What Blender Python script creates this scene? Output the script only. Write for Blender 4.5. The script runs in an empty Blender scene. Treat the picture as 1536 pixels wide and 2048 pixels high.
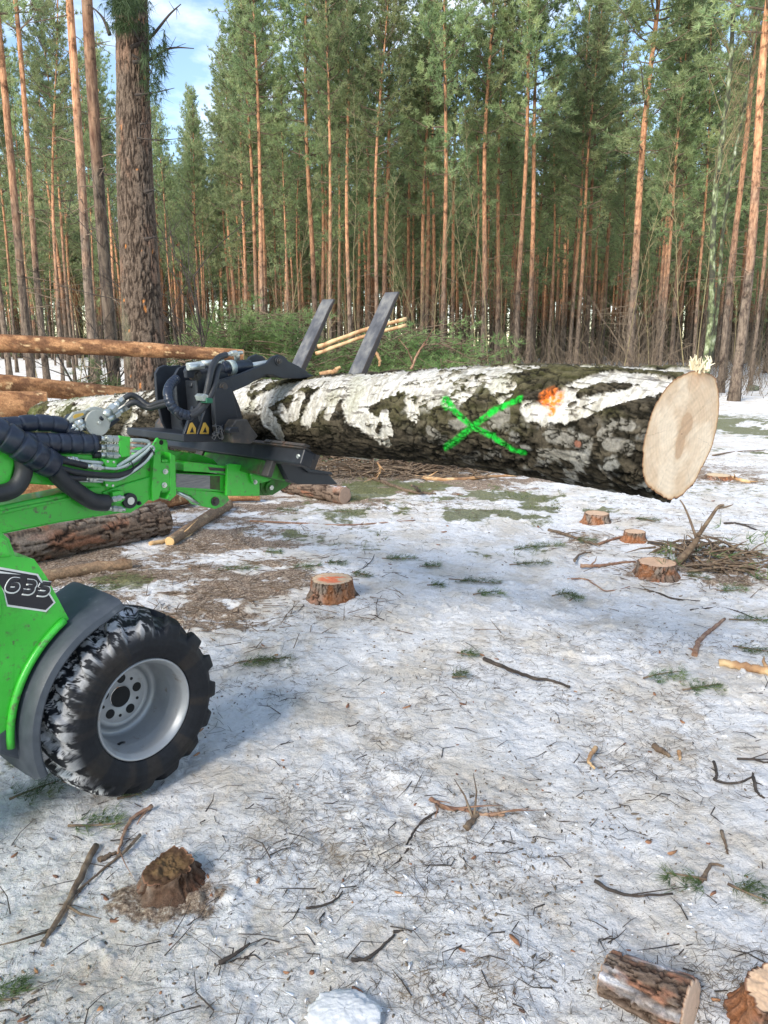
import bpy, math, random
import numpy as np
from mathutils import Vector, Matrix, noise as mnoise
R_=math.radians
scn=bpy.context.scene
C=scn.collection
# ------------------------------------------------------------------ camera
PITCH=12.3; CAMH=1.5; FPX=1538.0
cam_d=bpy.data.cameras.new("camera"); cam=bpy.data.objects.new("camera",cam_d); C.objects.link(cam)
cam_d.sensor_fit='VERTICAL'; cam_d.sensor_height=36.0; cam_d.sensor_width=27.0; cam_d.lens=36.0*FPX/2048
cam_d.clip_end=2000; cam_d.clip_start=0.05
cam.location=(0,0,CAMH); cam.rotation_euler=(R_(90-PITCH),0,0)
scn.camera=cam
# ------------------------------------------------------------------ world and sun
SUN_EL=32.0; SUN_AZ=-145.0      # azimuth clockwise from +y : the sun stands behind the camera to the left
w=bpy.data.worlds.new("World"); scn.world=w; w.use_nodes=True
nt=w.node_tree; nt.nodes.clear()
def wn(t,**k):
    n=nt.nodes.new(t)
    for a,b in k.items(): setattr(n,a,b)
    return n
sky=wn('ShaderNodeTexSky',sky_type='NISHITA',sun_disc=False)
sky.sun_elevation=R_(SUN_EL); sky.sun_rotation=R_(SUN_AZ); sky.air_density=1.0; sky.dust_density=0.2; sky.ozone_density=1.2
tc=wn('ShaderNodeTexCoord'); mp=wn('ShaderNodeMapping'); mp.inputs['Scale'].default_value=(1.0,1.0,2.6); mp.inputs['Location'].default_value=(5.1,2.2,0.6)
ns=wn('ShaderNodeTexNoise'); ns.inputs['Scale'].default_value=3.2; ns.inputs['Detail'].default_value=9; ns.inputs['Roughness'].default_value=0.58
rp=wn('ShaderNodeValToRGB'); rp.color_ramp.elements[0].position=0.50; rp.color_ramp.elements[1].position=0.68
rp.color_ramp.elements[1].color=(0.85,0.85,0.85,1)
mx=wn('ShaderNodeMixRGB'); mx.inputs['Color2'].default_value=(6.6,6.9,7.4,1)
bg=wn('ShaderNodeBackground'); bg.inputs['Strength'].default_value=0.15
out=wn('ShaderNodeOutputWorld')
L=nt.links.new
L(tc.outputs['Generated'],mp.inputs['Vector']); L(mp.outputs[0],ns.inputs['Vector']); L(ns.outputs['Fac'],rp.inputs[0])
L(rp.outputs[0],mx.inputs['Fac']); L(sky.outputs[0],mx.inputs['Color1']); L(mx.outputs[0],bg.inputs['Color']); L(bg.outputs[0],out.inputs[0])
sl=bpy.data.lights.new("sun","SUN"); sl.energy=3.7; sl.angle=R_(6); sl.color=(1.0,0.94,0.85)
sl.angle=R_(22)
so=bpy.data.objects.new("sun",sl); C.objects.link(so)
_d=Vector((math.sin(R_(SUN_AZ))*math.cos(R_(SUN_EL)),math.cos(R_(SUN_AZ))*math.cos(R_(SUN_EL)),math.sin(R_(SUN_EL))))
so.rotation_euler=_d.to_track_quat('Z','Y').to_euler()
scn.view_settings.view_transform='Standard'; scn.view_settings.look='None'; scn.view_settings.gamma=1
scn.view_settings.use_curve_mapping=False; scn.view_settings.exposure=0.92
scn.cycles.max_bounces=6; scn.cycles.transparent_max_bounces=4
rnd=random.Random(7); NR=np.random.RandomState(11)

# ------------------------------------------------------------------ numpy noise
def _h(ix,iy,iz,s):
    h=(ix.astype(np.int64)*374761393+iy.astype(np.int64)*668265263+iz.astype(np.int64)*1442695041+s*97531)&0xffffffff
    h=((h^(h>>13))*1274126177)&0xffffffff
    h=((h^(h>>16))*2246822519)&0xffffffff
    return ((h^(h>>15))&0xffffff)/16777216.0
def vn(x,y,z=0.0,s=0):
    x,y,z=np.broadcast_arrays(np.asarray(x,float),np.asarray(y,float),np.asarray(z,float))
    ix,iy,iz=np.floor(x),np.floor(y),np.floor(z); fx,fy,fz=x-ix,y-iy,z-iz
    fx,fy,fz=[f*f*(3-2*f) for f in (fx,fy,fz)]
    def g(a,b,c): return _h(ix+a,iy+b,iz+c,s)
    a=g(0,0,0)*(1-fx)+g(1,0,0)*fx; b=g(0,1,0)*(1-fx)+g(1,1,0)*fx
    c=g(0,0,1)*(1-fx)+g(1,0,1)*fx; d=g(0,1,1)*(1-fx)+g(1,1,1)*fx
    return (a*(1-fy)+b*fy)*(1-fz)+(c*(1-fy)+d*fy)*fz
def fbm(x,y,z=0.0,s=0,o=4,r=0.5):
    t=0;a=1;n=0;k=1
    for i in range(o):
        t=t+a*vn(np.asarray(x)*k,np.asarray(y)*k,np.asarray(z)*k,s+i*17); n+=a; a*=r; k*=2.03
    return t/n
def sst(a,b,x):
    t=np.clip((x-a)/(b-a),0,1); return t*t*(3-2*t)

# ------------------------------------------------------------------ picture measurements -> world positions
cP,sP=math.cos(R_(PITCH)),math.sin(R_(PITCH))
def ray(px,py):
    a=(px-768)/FPX; b=(1024-py)/FPX
    return np.array([a,cP+b*sP,-sP+b*cP])
def gpt(px,py,z=0.0):
    r=ray(px,py); t=(z-CAMH)/r[2]; return np.array([r[0]*t,r[1]*t,z])
def ypt(px,py,Y):
    r=ray(px,py); t=Y/r[1]; return r*t+np.array([0,0,CAMH])
MO=np.array([-1.25,2.74,0.0]); MA=R_(50); MD=np.array([math.cos(MA),math.sin(MA),0]); MN=np.array([MD[1],-MD[0],0])
def mpt(px,py,l):        # machine frame (x forward, y left, z up) point on the plane y=-l
    r=ray(px,py); o=np.array([0,0,CAMH])-MO; t=(l-o@MN)/(r@MN); p=o+t*r
    return np.array([p@MD,-l,p[2]])

# ------------------------------------------------------------------ terrain
def blob(x,y,cx,cy,rx,ry,ang=0):
    dx,dy=x-cx,y-cy; c,s=math.cos(ang),math.sin(ang)
    return np.exp(-(((dx*c+dy*s)/rx)**2+((-dx*s+dy*c)/ry)**2))
def height(x,y):
    x=np.asarray(x,float); y=np.asarray(y,float)
    h=0.05*(fbm(x*0.9,y*0.9,s=3,o=3)-0.5)
    h=h*sst(0.6,2.0,np.hypot(x+0.9,y-2.4))
    far=sst(12,40,y); h=h+far*0.5*(fbm(x*0.07,y*0.07,s=5,o=2)-0.5)
    return h
def fine(x,y):
    d=np.exp(-np.maximum(y-2,0)/6.0)
    h=0.030*(fbm(x*5,y*5,s=21,o=4,r=0.55)-0.5)+0.027*(fbm(x*17,y*17,s=31,o=5,r=0.62)-0.5)*(0.3+0.7*d)
    # crumbs and lumps of snow
    l=vn(x*19,y*19,s=77)*0.7+0.3*vn(x*41,y*41,s=78); h=h+0.016*sst(0.66,0.86,l)*sst(0.35,0.65,vn(x*1.7,y*1.7,s=79))
    # faint tyre ruts
    for k,(ox,am) in enumerate(((0.45,0.010),(0.75,0.012),(-0.15,0.008))):
        u=(x-ox)-0.18*(y-2)-0.05*np.sin(y*1.3+k)
        h=h-1.8*am*np.exp(-(u/0.09)**2)*(0.5+0.5*vn(x*3,y*3,s=90+k))+0.002*np.exp(-(u/0.1)**2)*np.sin(y*38+u*60)*d
    # boot prints
    for k in range(26):
        a,b,t=prints[k]; c,s=math.cos(t),math.sin(t)
        dx=(x-a)*c+(y-b)*s; dy=-(x-a)*s+(y-b)*c
        h=h-0.018*np.exp(-((dx/0.13)**2)**2-((dy/0.05)**2)**2)
    return h
prints=[(rnd.uniform(-1.2,2.6),rnd.uniform(1.6,6.5),rnd.uniform(0,3.1)) for _ in range(26)]
def gz(x,y): return float(height(x,y))

# ------------------------------------------------------------------ mesh helpers
def tag(o,label=None,cat=None,group=None,kind=None):
    if label: o['label']=label
    if cat: o['category']=cat
    if group: o['group']=group
    if kind: o['kind']=kind
    return o
def thing(name,label,cat,loc=(0,0,0),rz=0.0,group=None):
    o=bpy.data.objects.new(name,None); C.objects.link(o); o.location=tuple(loc); o.rotation_euler=(0,0,rz); o.empty_display_size=0.1
    return tag(o,label,cat,group)
def link(name,me,parent=None,label=None):
    o=bpy.data.objects.new(name,me); C.objects.link(o)
    if parent is not None: o.parent=parent
    if label: o['label']=label
    return o
def npmesh(name,V,faces,m=None,smooth=True,col=None,attr=None):
    """faces: int array (n,k) with k 3 or 4"""
    V=np.asarray(V,dtype=np.float32).reshape(-1,3); F=np.asarray(faces,dtype=np.int32); n,k=F.shape
    me=bpy.data.meshes.new(name); me.vertices.add(len(V)); me.vertices.foreach_set('co',V.ravel())
    me.loops.add(n*k); me.loops.foreach_set('vertex_index',F.ravel())
    me.polygons.add(n); me.polygons.foreach_set('loop_start',np.arange(0,n*k,k,dtype=np.int32))
    if smooth: me.polygons.foreach_set('use_smooth',np.ones(n,dtype=bool))
    if col is not None:
        a=me.color_attributes.new('Col','FLOAT_COLOR','POINT'); c=np.ones((len(V),4),dtype=np.float32); c[:,:3]=np.asarray(col).reshape(-1,3); a.data.foreach_set('color',c.ravel())
    if attr:
        for kx,v in attr.items():
            a=me.attributes.new(kx,'FLOAT','POINT'); a.data.foreach_set('value',np.asarray(v,dtype=np.float32).ravel())
    me.update(calc_edges=True)
    if m is not None: me.materials.append(m)
    return me
def gridfaces(nu,nv,closed=False):
    i=np.arange(nu-1)[:,None]; j=np.arange(nv if closed else nv-1)[None,:]
    j2=(j+1)%nv
    return np.stack([i*nv+j,i*nv+j2,(i+1)*nv+j2,(i+1)*nv+j],-1).reshape(-1,4)
class MB:
    """collects shapes, builds one mesh object"""
    def __init__(s): s.v=[]; s.f=[]; s.sm=[]
    def add(s,V,F,smooth=False):
        b=len(s.v); s.v+= [tuple(map(float,p)) for p in V]; s.f+=[tuple(b+int(i) for i in f) for f in F]; s.sm+=[smooth]*len(F); return s
    def box(s,c,size,rot=None,bev=0.0):
        hx,hy,hz=[a/2 for a in size]
        P=[(x,y,z) for x in(-hx,hx) for y in(-hy,hy) for z in(-hz,hz)]
        if rot is not None: P=[rot@Vector(p) for p in P]
        P=[(p[0]+c[0],p[1]+c[1],p[2]+c[2]) for p in P]
        return s.add(P,[(0,1,3,2),(4,6,7,5),(0,4,5,1),(2,3,7,6),(0,2,6,4),(1,5,7,3)])
    def prism(s,poly,y0,y1):
        """poly: list of (x,z) in the plane, extruded along y"""
        n=len(poly); a=sum(poly[i][0]*poly[(i+1)%n][1]-poly[(i+1)%n][0]*poly[i][1] for i in range(n))
        if a<0: poly=poly[::-1]
        if y1<y0: y0,y1=y1,y0
        P=[(x,y0,z) for x,z in poly]+[(x,y1,z) for x,z in poly]
        F=[tuple(range(n)),tuple(range(2*n-1,n-1,-1))]+[(i,i+n,(i+1)%n+n,(i+1)%n) for i in range(n)]
        return s.add(P,F)
    def tube(s,pts,r,seg=10,cap=True,smooth=True,rad=None):
        pts=[Vector(p) for p in pts]; n=len(pts); V=[];F=[]
        rs=rad if rad is not None else [r]*n
        up=Vector((0.13,0.21,0.97)); nrm=None
        for i,p in enumerate(pts):
            t=(pts[min(i+1,n-1)]-pts[max(i-1,0)]); 
            if t.length<1e-9: t=Vector((0,0,1))
            t.normalize()
            if nrm is None:
                nrm=up.cross(t)
                if nrm.length<0.1: nrm=Vector((1,0,0)).cross(t)
            nrm=(nrm-t*nrm.dot(t)); nrm.normalize(); b=t.cross(nrm)
            for k in range(seg):
                a=2*math.pi*k/seg; V.append(p+(nrm*math.cos(a)+b*math.sin(a))*rs[i])
        for i in range(n-1):
            for k in range(seg): F.append((i*seg+k,i*seg+(k+1)%seg,(i+1)*seg+(k+1)%seg,(i+1)*seg+k))
        s.add(V,F,smooth)
        if cap:
            b=len(s.v)-len(V)
            s.f.append(tuple(b+k for k in range(seg))[::-1]); s.sm.append(False)
            s.f.append(tuple(b+(n-1)*seg+k for k in range(seg))); s.sm.append(False)
        return s
    def cyl(s,a,b,r,seg=20,r2=None): return s.tube([a,b],r,seg,True,True,[r,r if r2 is None else r2])
    def hexn(s,a,b,r): return s.tube([a,b],r,6,True,False)
    def me(s,name,m,bev=0.0):
        me=bpy.data.meshes.new(name); me.from_pydata(s.v,[],s.f); me.polygons.foreach_set('use_smooth',s.sm); me.update()
        if m is not None: me.materials.append(m)
        return me
    def build(s,name,m,parent=None,bev=0.0,label=None,seg=2):
        o=link(name,s.me(name,m),parent,label)
        if bev>0:
            b=o.modifiers.new('bevel','BEVEL'); b.width=bev; b.segments=seg; b.limit_method='ANGLE'; b.angle_limit=R_(40); b.harden_normals=False
        return o
def smooth_path(P,n=8):
    P=[np.array(p,float) for p in P]; Q=[2*P[0]-P[1]]+P+[2*P[-1]-P[-2]]; out=[]
    for i in range(1,len(Q)-2):
        for k in range(n):
            t=k/n; a,b,c,d=Q[i-1],Q[i],Q[i+1],Q[i+2]
            out.append(0.5*((2*b)+(-a+c)*t+(2*a-5*b+4*c-d)*t*t+(-a+3*b-3*c+d)*t**3))
    out.append(P[-1]); return out

# ------------------------------------------------------------------ materials
def newmat(name):
    m=bpy.data.materials.new(name); m.use_nodes=True; nt=m.node_tree; b=nt.nodes['Principled BSDF']; return m,nt,b
def node(nt,t,inp=None,**k):
    n=nt.nodes.new(t)
    for a,b in k.items(): setattr(n,a,b)
    if inp:
        for a,b in inp.items(): n.inputs[a].default_value=b
    return n
def ramp(nt,stops):
    r=nt.nodes.new('ShaderNodeValToRGB'); e=r.color_ramp.elements
    while len(e)<len(stops): e.new(0.5)
    for i,(p,c) in enumerate(stops):
        e[i].position=p; e[i].color=(c[0],c[1],c[2],1) if len(c)>2 else (c[0],c[0],c[0],1)
    return r
def mat(name,stops,scale=8,stretch=(1,1,1),detail=6,rough=0.8,rr=None,bump=0.3,bscale=None,bdist=0.004,metal=0.0,spec=0.5,coat=0.0,wear=None):
    m,nt,b=newmat(name); L=nt.links.new
    tc=node(nt,'ShaderNodeTexCoord'); mp=node(nt,'ShaderNodeMapping',{'Scale':stretch}); L(tc.outputs['Object'],mp.inputs[0])
    n=node(nt,'ShaderNodeTexNoise',{'Scale':scale,'Detail':detail,'Roughness':0.62}); L(mp.outputs[0],n.inputs['Vector'])
    r=ramp(nt,stops); L(n.outputs['Fac'],r.inputs[0]); col=r.outputs[0]
    if wear:   # (colour, noise scale, lo, hi)
        n3=node(nt,'ShaderNodeTexNoise',{'Scale':wear[1],'Detail':8,'Roughness':0.7}); L(tc.outputs['Object'],n3.inputs['Vector'])
        r3=ramp(nt,[(wear[2],(0,)),(wear[3],(1,))]); L(n3.outputs['Fac'],r3.inputs[0])
        mm=node(nt,'ShaderNodeMixRGB'); mm.inputs['Color2'].default_value=(*wear[0],1); L(r3.outputs[0],mm.inputs['Fac']); L(col,mm.inputs['Color1']); col=mm.outputs[0]
    L(col,b.inputs['Base Color'])
    n2=node(nt,'ShaderNodeTexNoise',{'Scale':bscale or scale*4,'Detail':5,'Roughness':0.6}); L(mp.outputs[0],n2.inputs['Vector'])
    if bump>0:
        bp=node(nt,'ShaderNodeBump',{'Strength':bump,'Distance':bdist}); L(n2.outputs['Fac'],bp.inputs['Height']); L(bp.outputs[0],b.inputs['Normal'])
    rr=rr or (rough*0.8,min(1,rough*1.2))
    mr=node(nt,'ShaderNodeMapRange',{'To Min':rr[0],'To Max':rr[1]}); L(n.outputs['Fac'],mr.inputs['Value']); L(mr.outputs[0],b.inputs['Roughness'])
    b.inputs['Metallic'].default_value=metal; b.inputs['Specular IOR Level'].default_value=spec; b.inputs['Coat Weight'].default_value=coat
    return m
def vcmat(name,rough=0.9,nscale=60,namt=0.35,bump=0.6,bscale=90,bdist=0.004,stretch=(1,1,1),spec=0.3,sss=0):
    """colour from the surface's own attribute, broken up by fine noise"""
    m,nt,b=newmat(name); L=nt.links.new
    a=node(nt,'ShaderNodeVertexColor',layer_name='Col'); tc=node(nt,'ShaderNodeTexCoord'); mp=node(nt,'ShaderNodeMapping',{'Scale':stretch}); L(tc.outputs['Object'],mp.inputs[0])
    n=node(nt,'ShaderNodeTexNoise',{'Scale':nscale,'Detail':6,'Roughness':0.7}); L(mp.outputs[0],n.inputs['Vector'])
    mr=node(nt,'ShaderNodeMapRange',{'From Min':0.3,'From Max':0.7,'To Min':1-namt,'To Max':1+namt}); L(n.outputs['Fac'],mr.inputs['Value'])
    hs=node(nt,'ShaderNodeHueSaturation'); L(a.outputs[0],hs.inputs['Color']); L(mr.outputs[0],hs.inputs['Value']); L(hs.outputs[0],b.inputs['Base Color'])
    n2=node(nt,'ShaderNodeTexNoise',{'Scale':bscale,'Detail':5,'Roughness':0.65}); L(mp.outputs[0],n2.inputs['Vector'])
    bp=node(nt,'ShaderNodeBump',{'Strength':bump,'Distance':bdist}); L(n2.outputs['Fac'],bp.inputs['Height']); L(bp.outputs[0],b.inputs['Normal'])
    b.inputs['Roughness'].default_value=rough; b.inputs['Specular IOR Level'].default_value=spec
    return m
M={}
M['green']=mat('green_paint',[(0.3,(0.035,0.43,0.028)),(0.7,(0.05,0.52,0.04))],scale=5,rough=0.36,rr=(0.3,0.5),bump=0.08,bscale=60,coat=0.25,wear=((0.05,0.13,0.03),3.5,0.60,0.78))
def _speckle(m,colr,scale,lo,hi):
    nt=m.node_tree; b=nt.nodes['Principled BSDF']; src=b.inputs['Base Color'].links[0].from_socket
    tc=node(nt,'ShaderNodeTexCoord'); n=node(nt,'ShaderNodeTexNoise',{'Scale':scale,'Detail':6,'Roughness':0.75}); nt.links.new(tc.outputs['Object'],n.inputs['Vector'])
    r=ramp(nt,[(lo,(0,)),(hi,(1,))]); nt.links.new(n.outputs['Fac'],r.inputs[0]); x=node(nt,'ShaderNodeMixRGB'); x.inputs['Color2'].default_value=(*colr,1)
    nt.links.new(r.outputs[0],x.inputs['Fac']); nt.links.new(src,x.inputs['Color1']); nt.links.new(x.outputs[0],b.inputs['Base Color'])
_speckle(M['green'],(0.09,0.12,0.05),38,0.555,0.66)
_speckle(M['green'],(0.16,0.20,0.11),9,0.60,0.76)
M['greendirty']=mat('dirty_green_paint',[(0.38,(0.025,0.26,0.015)),(0.52,(0.03,0.12,0.015)),(0.66,(0.05,0.035,0.02))],scale=9,rough=0.6,bump=0.2)
M['black']=mat('black_steel',[(0.35,(0.006,0.008,0.012)),(0.6,(0.012,0.016,0.023)),(0.75,(0.035,0.04,0.048))],scale=7,rough=0.5,rr=(0.38,0.65),bump=0.15,bscale=50,wear=((0.16,0.16,0.16),14,0.68,0.76))
M['rust']=mat('worn_black_steel',[(0.35,(0.02,0.02,0.02)),(0.55,(0.05,0.045,0.04)),(0.68,(0.12,0.07,0.045))],scale=12,rough=0.6,bump=0.3,wear=((0.26,0.10,0.05),9,0.62,0.72))
M['tine']=mat('scraped_tine_steel',[(0.3,(0.05,0.05,0.055)),(0.5,(0.11,0.11,0.115)),(0.68,(0.24,0.23,0.21))],scale=14,stretch=(1,1,0.35),rough=0.55,metal=0.3,bump=0.3)
M['tineside']=mat('rusty_tine_side',[(0.3,(0.025,0.02,0.018)),(0.7,(0.06,0.045,0.04))],scale=14,rough=0.7,bump=0.3)
M['rubber']=mat('hose_rubber',[(0.3,(0.010,0.011,0.013)),(0.7,(0.022,0.024,0.028))],scale=20,rough=0.55,bump=0.2)
M['sleeve']=mat('spiral_sleeve_plastic',[(0.3,(0.010,0.014,0.026)),(0.7,(0.018,0.026,0.045))],scale=10,rough=0.33,rr=(0.25,0.45),bump=0.05)
M['zinc']=mat('zinc_plated_steel',[(0.3,(0.42,0.46,0.44)),(0.7,(0.62,0.64,0.60))],scale=14,rough=0.32,rr=(0.22,0.45),metal=0.75,bump=0.05)
M['pipe']=mat('grey_steel_pipe',[(0.3,(0.34,0.40,0.38)),(0.7,(0.46,0.52,0.50))],scale=14,rough=0.4,metal=0.35,bump=0.05)
M['grey']=mat('bare_wear_plate',[(0.3,(0.13,0.13,0.14)),(0.5,(0.20,0.20,0.21)),(0.7,(0.27,0.26,0.25))],scale=6,stretch=(3,3,30),rough=0.45,metal=0.5,bump=0.15)
M['coupler']=mat('grey_coupler_plate',[(0.3,(0.36,0.37,0.33)),(0.7,(0.46,0.47,0.42))],scale=20,rough=0.5,metal=0.3,bump=0.1)
M['fender']=mat('grey_plastic_fender',[(0.35,(0.035,0.043,0.055)),(0.62,(0.055,0.065,0.08)),(0.72,(0.12,0.13,0.14))],scale=16,stretch=(1,1,1),rough=0.5,rr=(0.4,0.65),bump=0.25,bscale=160,bdist=0.001,wear=((0.2,0.21,0.22),30,0.66,0.74))
M['rimp']=mat('silver_rim_paint',[(0.3,(0.27,0.28,0.29)),(0.7,(0.38,0.39,0.40))],scale=8,rough=0.38,rr=(0.3,0.5),metal=0.35,bump=0.05,wear=((0.22,0.19,0.15),22,0.66,0.78))
M['hole']=mat('dark_opening',[(0.3,(0.006,0.006,0.006)),(0.7,(0.014,0.014,0.014))],rough=0.9,bump=0)
M['decal']=mat('black_decal',[(0.3,(0.010,0.010,0.014)),(0.7,(0.018,0.018,0.024))],rough=0.3,bump=0)
M['white']=mat('white_print',[(0.3,(0.62,0.62,0.58)),(0.7,(0.75,0.75,0.72))],rough=0.4,bump=0)
M['yellow']=mat('yellow_warning',[(0.3,(0.55,0.33,0.05)),(0.7,(0.66,0.42,0.07))],rough=0.5,bump=0)
M['clipg']=mat('green_plastic_clip',[(0.3,(0.01,0.10,0.05)),(0.7,(0.015,0.14,0.07))],rough=0.5,bump=0)
M['vc']=vcmat('bark_surface',rough=0.95,nscale=70,namt=0.45,bump=0.9,bscale=110,bdist=0.006,spec=0.12)
M['vcw']=vcmat('cut_wood_surface',rough=0.75,nscale=50,namt=0.10,bump=0.25,bscale=70,bdist=0.002)
M['vcs']=vcmat('snow_block_surface',rough=0.7,nscale=40,namt=0.08,bump=0.6,bscale=70,bdist=0.004)
M['tyre']=vcmat('tyre_rubber',rough=0.6,nscale=60,namt=0.25,bump=0.35,bscale=90,bdist=0.002,spec=0.2)
M['stick']=mat('stick_bark',[(0.32,(0.07,0.045,0.03)),(0.5,(0.14,0.095,0.06)),(0.68,(0.24,0.18,0.12))],scale=30,stretch=(1,1,1),rough=0.9,bump=0.6,bscale=120)
M['stickd']=mat('dark_stick_bark',[(0.35,(0.025,0.02,0.017)),(0.6,(0.06,0.045,0.035)),(0.72,(0.14,0.11,0.09))],scale=30,rough=0.9,bump=0.6,bscale=120)
M['sticko']=mat('reddish_stick_bark',[(0.32,(0.14,0.065,0.04)),(0.5,(0.24,0.13,0.08)),(0.68,(0.38,0.25,0.16))],scale=24,rough=0.85,bump=0.5,bscale=100)
M['wood']=mat('pale_split_wood',[(0.3,(0.42,0.24,0.10)),(0.5,(0.58,0.38,0.19)),(0.7,(0.68,0.50,0.30))],scale=14,stretch=(1,1,1),rough=0.8,bump=0.4,bscale=70)
M['litter']=mat('needle_litter',[(0.3,(0.05,0.04,0.03)),(0.5,(0.13,0.10,0.07)),(0.7,(0.26,0.19,0.12))],scale=9,rough=0.9,bump=0)
M['chip']=mat('bark_chips',[(0.35,(0.09,0.05,0.035)),(0.5,(0.22,0.10,0.055)),(0.66,(0.42,0.22,0.10))],scale=5,rough=0.85,bump=0.3)
M['peel']=mat('peeled_pole_bark',[(0.34,(0.20,0.10,0.05)),(0.48,(0.40,0.23,0.11)),(0.62,(0.62,0.44,0.24))],scale=7,stretch=(1,1,1),rough=0.8,bump=0.4,bscale=60)
def leafmat(name,c0,c1,c2,tr=0.35,scale=1.2):
    m,nt,b=newmat(name); L=nt.links.new
    tc=node(nt,'ShaderNodeTexCoord'); n=node(nt,'ShaderNodeTexNoise',{'Scale':scale,'Detail':4}); L(tc.outputs['Object'],n.inputs['Vector'])
    r=ramp(nt,[(0.36,c0),(0.5,c1),(0.64,c2)]); L(n.outputs['Fac'],r.inputs[0])
    oi=node(nt,'ShaderNodeObjectInfo'); mr=node(nt,'ShaderNodeMapRange',{'To Min':0.75,'To Max':1.2}); L(oi.outputs['Random'],mr.inputs['Value'])
    mh=node(nt,'ShaderNodeMapRange',{'To Min':0.485,'To Max':0.51}); L(oi.outputs['Random'],mh.inputs['Value'])
    hs=node(nt,'ShaderNodeHueSaturation'); L(mr.outputs[0],hs.inputs['Value']); L(mh.outputs[0],hs.inputs['Hue']); L(r.outputs[0],hs.inputs['Color'])
    L(hs.outputs[0],b.inputs['Base Color']); b.inputs['Roughness'].default_value=0.6; b.inputs['Specular IOR Level'].default_value=0.35
    t=node(nt,'ShaderNodeBsdfTranslucent'); L(hs.outputs[0],t.inputs['Color']); mx=node(nt,'ShaderNodeMixShader',{'Fac':tr})
    L(b.outputs[0],mx.inputs[1]); L(t.outputs[0],mx.inputs[2]); L(mx.outputs[0],nt.nodes['Material Output'].inputs['Surface'])
    return m
M['needle']=leafmat('pine_needles',(0.22,0.30,0.145),(0.33,0.41,0.20),(0.45,0.50,0.25),tr=0.5)
M['needled']=leafmat('dark_spruce_needles',(0.02,0.035,0.012),(0.035,0.06,0.02),(0.06,0.09,0.03),tr=0.2)
M['needlep']=leafmat('cut_branch_needles',(0.17,0.28,0.09),(0.26,0.38,0.14),(0.38,0.46,0.20),tr=0.5,scale=3)
M['moss']=leafmat('moss_and_grass',(0.08,0.11,0.03),(0.13,0.16,0.05),(0.19,0.20,0.08),tr=0.3,scale=5)
M['sprig']=leafmat('fallen_sprig_needles',(0.05,0.09,0.03),(0.10,0.15,0.05),(0.20,0.23,0.10),tr=0.3,scale=9)
_speckle(M['rimp'],(0.20,0.16,0.12),16,0.58,0.72)
def trunkmat(name,low,lowd,up,upd,zs=3.0,zw=3.0):
    m,nt,b=newmat(name); L=nt.links.new
    tc=node(nt,'ShaderNodeTexCoord'); mp=node(nt,'ShaderNodeMapping',{'Scale':(1,1,0.22)}); L(tc.outputs['Object'],mp.inputs[0])
    n=node(nt,'ShaderNodeTexNoise',{'Scale':22,'Detail':5,'Roughness':0.65}); L(mp.outputs[0],n.inputs['Vector'])
    n1=node(nt,'ShaderNodeTexNoise',{'Scale':1.3,'Detail':4}); L(tc.outputs['Object'],n1.inputs['Vector'])
    rl=ramp(nt,[(0.38,lowd),(0.62,low)]); ru=ramp(nt,[(0.36,upd),(0.56,up),(0.7,tuple(min(1,c*1.35) for c in up))]); L(n.outputs['Fac'],rl.inputs[0]); L(n.outputs['Fac'],ru.inputs[0])
    sx=node(nt,'ShaderNodeSeparateXYZ'); L(tc.outputs['Object'],sx.inputs[0])
    ad=node(nt,'ShaderNodeMath',{1:6.0},operation='MULTIPLY_ADD'); L(n1.outputs['Fac'],ad.inputs[0]); L(sx.outputs['Z'],ad.inputs[2])
    mr=node(nt,'ShaderNodeMapRange',{'From Min':zs+3,'From Max':zs+3+zw}); L(ad.outputs[0],mr.inputs['Value'])
    mx=node(nt,'ShaderNodeMixRGB'); L(mr.outputs[0],mx.inputs['Fac']); L(rl.outputs[0],mx.inputs['Color1']); L(ru.outputs[0],mx.inputs['Color2'])
    oi=node(nt,'ShaderNodeObjectInfo'); m2=node(nt,'ShaderNodeMapRange',{'To Min':0.7,'To Max':1.25}); L(oi.outputs['Random'],m2.inputs['Value'])
    n4=node(nt,'ShaderNodeTexNoise',{'Scale':5.0,'Detail':6,'Roughness':0.75}); L(tc.outputs['Object'],n4.inputs['Vector']); r4=ramp(nt,[(0.36,(0.30,)),(0.47,(0.95,)),(0.62,(1.15,))]); L(n4.outputs['Fac'],r4.inputs[0])
    m4=node(nt,'ShaderNodeMixRGB',{'Fac':1.0},blend_type='MULTIPLY'); L(mx.outputs[0],m4.inputs['Color1']); L(r4.outputs[0],m4.inputs['Color2'])
    hs=node(nt,'ShaderNodeHueSaturation'); L(m4.outputs[0],hs.inputs['Color']); L(m2.outputs[0],hs.inputs['Value']); L(hs.outputs[0],b.inputs['Base Color'])
    bp=node(nt,'ShaderNodeBump',{'Strength':0.7,'Distance':0.02}); L(n.outputs['Fac'],bp.inputs['Height']); L(bp.outputs[0],b.inputs['Normal'])
    b.inputs['Roughness'].default_value=0.9; b.inputs['Specular IOR Level'].default_value=0.2
    return m
M['trunk']=trunkmat('pine_trunk_bark',(0.20,0.155,0.115),(0.07,0.05,0.04),(0.50,0.26,0.14),(0.27,0.12,0.065))
M['twig']=mat('dead_twig_bark',[(0.35,(0.09,0.065,0.045)),(0.65,(0.19,0.14,0.09))],scale=6,rough=0.95,bump=0)
M['sap']=mat('sapling_bark',[(0.35,(0.15,0.12,0.06)),(0.65,(0.27,0.22,0.11))],scale=3,rough=0.95,bump=0)
M['birchm']=mat('standing_birch_bark',[(0.44,(0.035,0.035,0.02)),(0.54,(0.13,0.16,0.07)),(0.64,(0.30,0.33,0.21)),(0.74,(0.5,0.52,0.42))],scale=7,stretch=(1,1,0.5),rough=0.85,bump=0.3)
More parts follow.
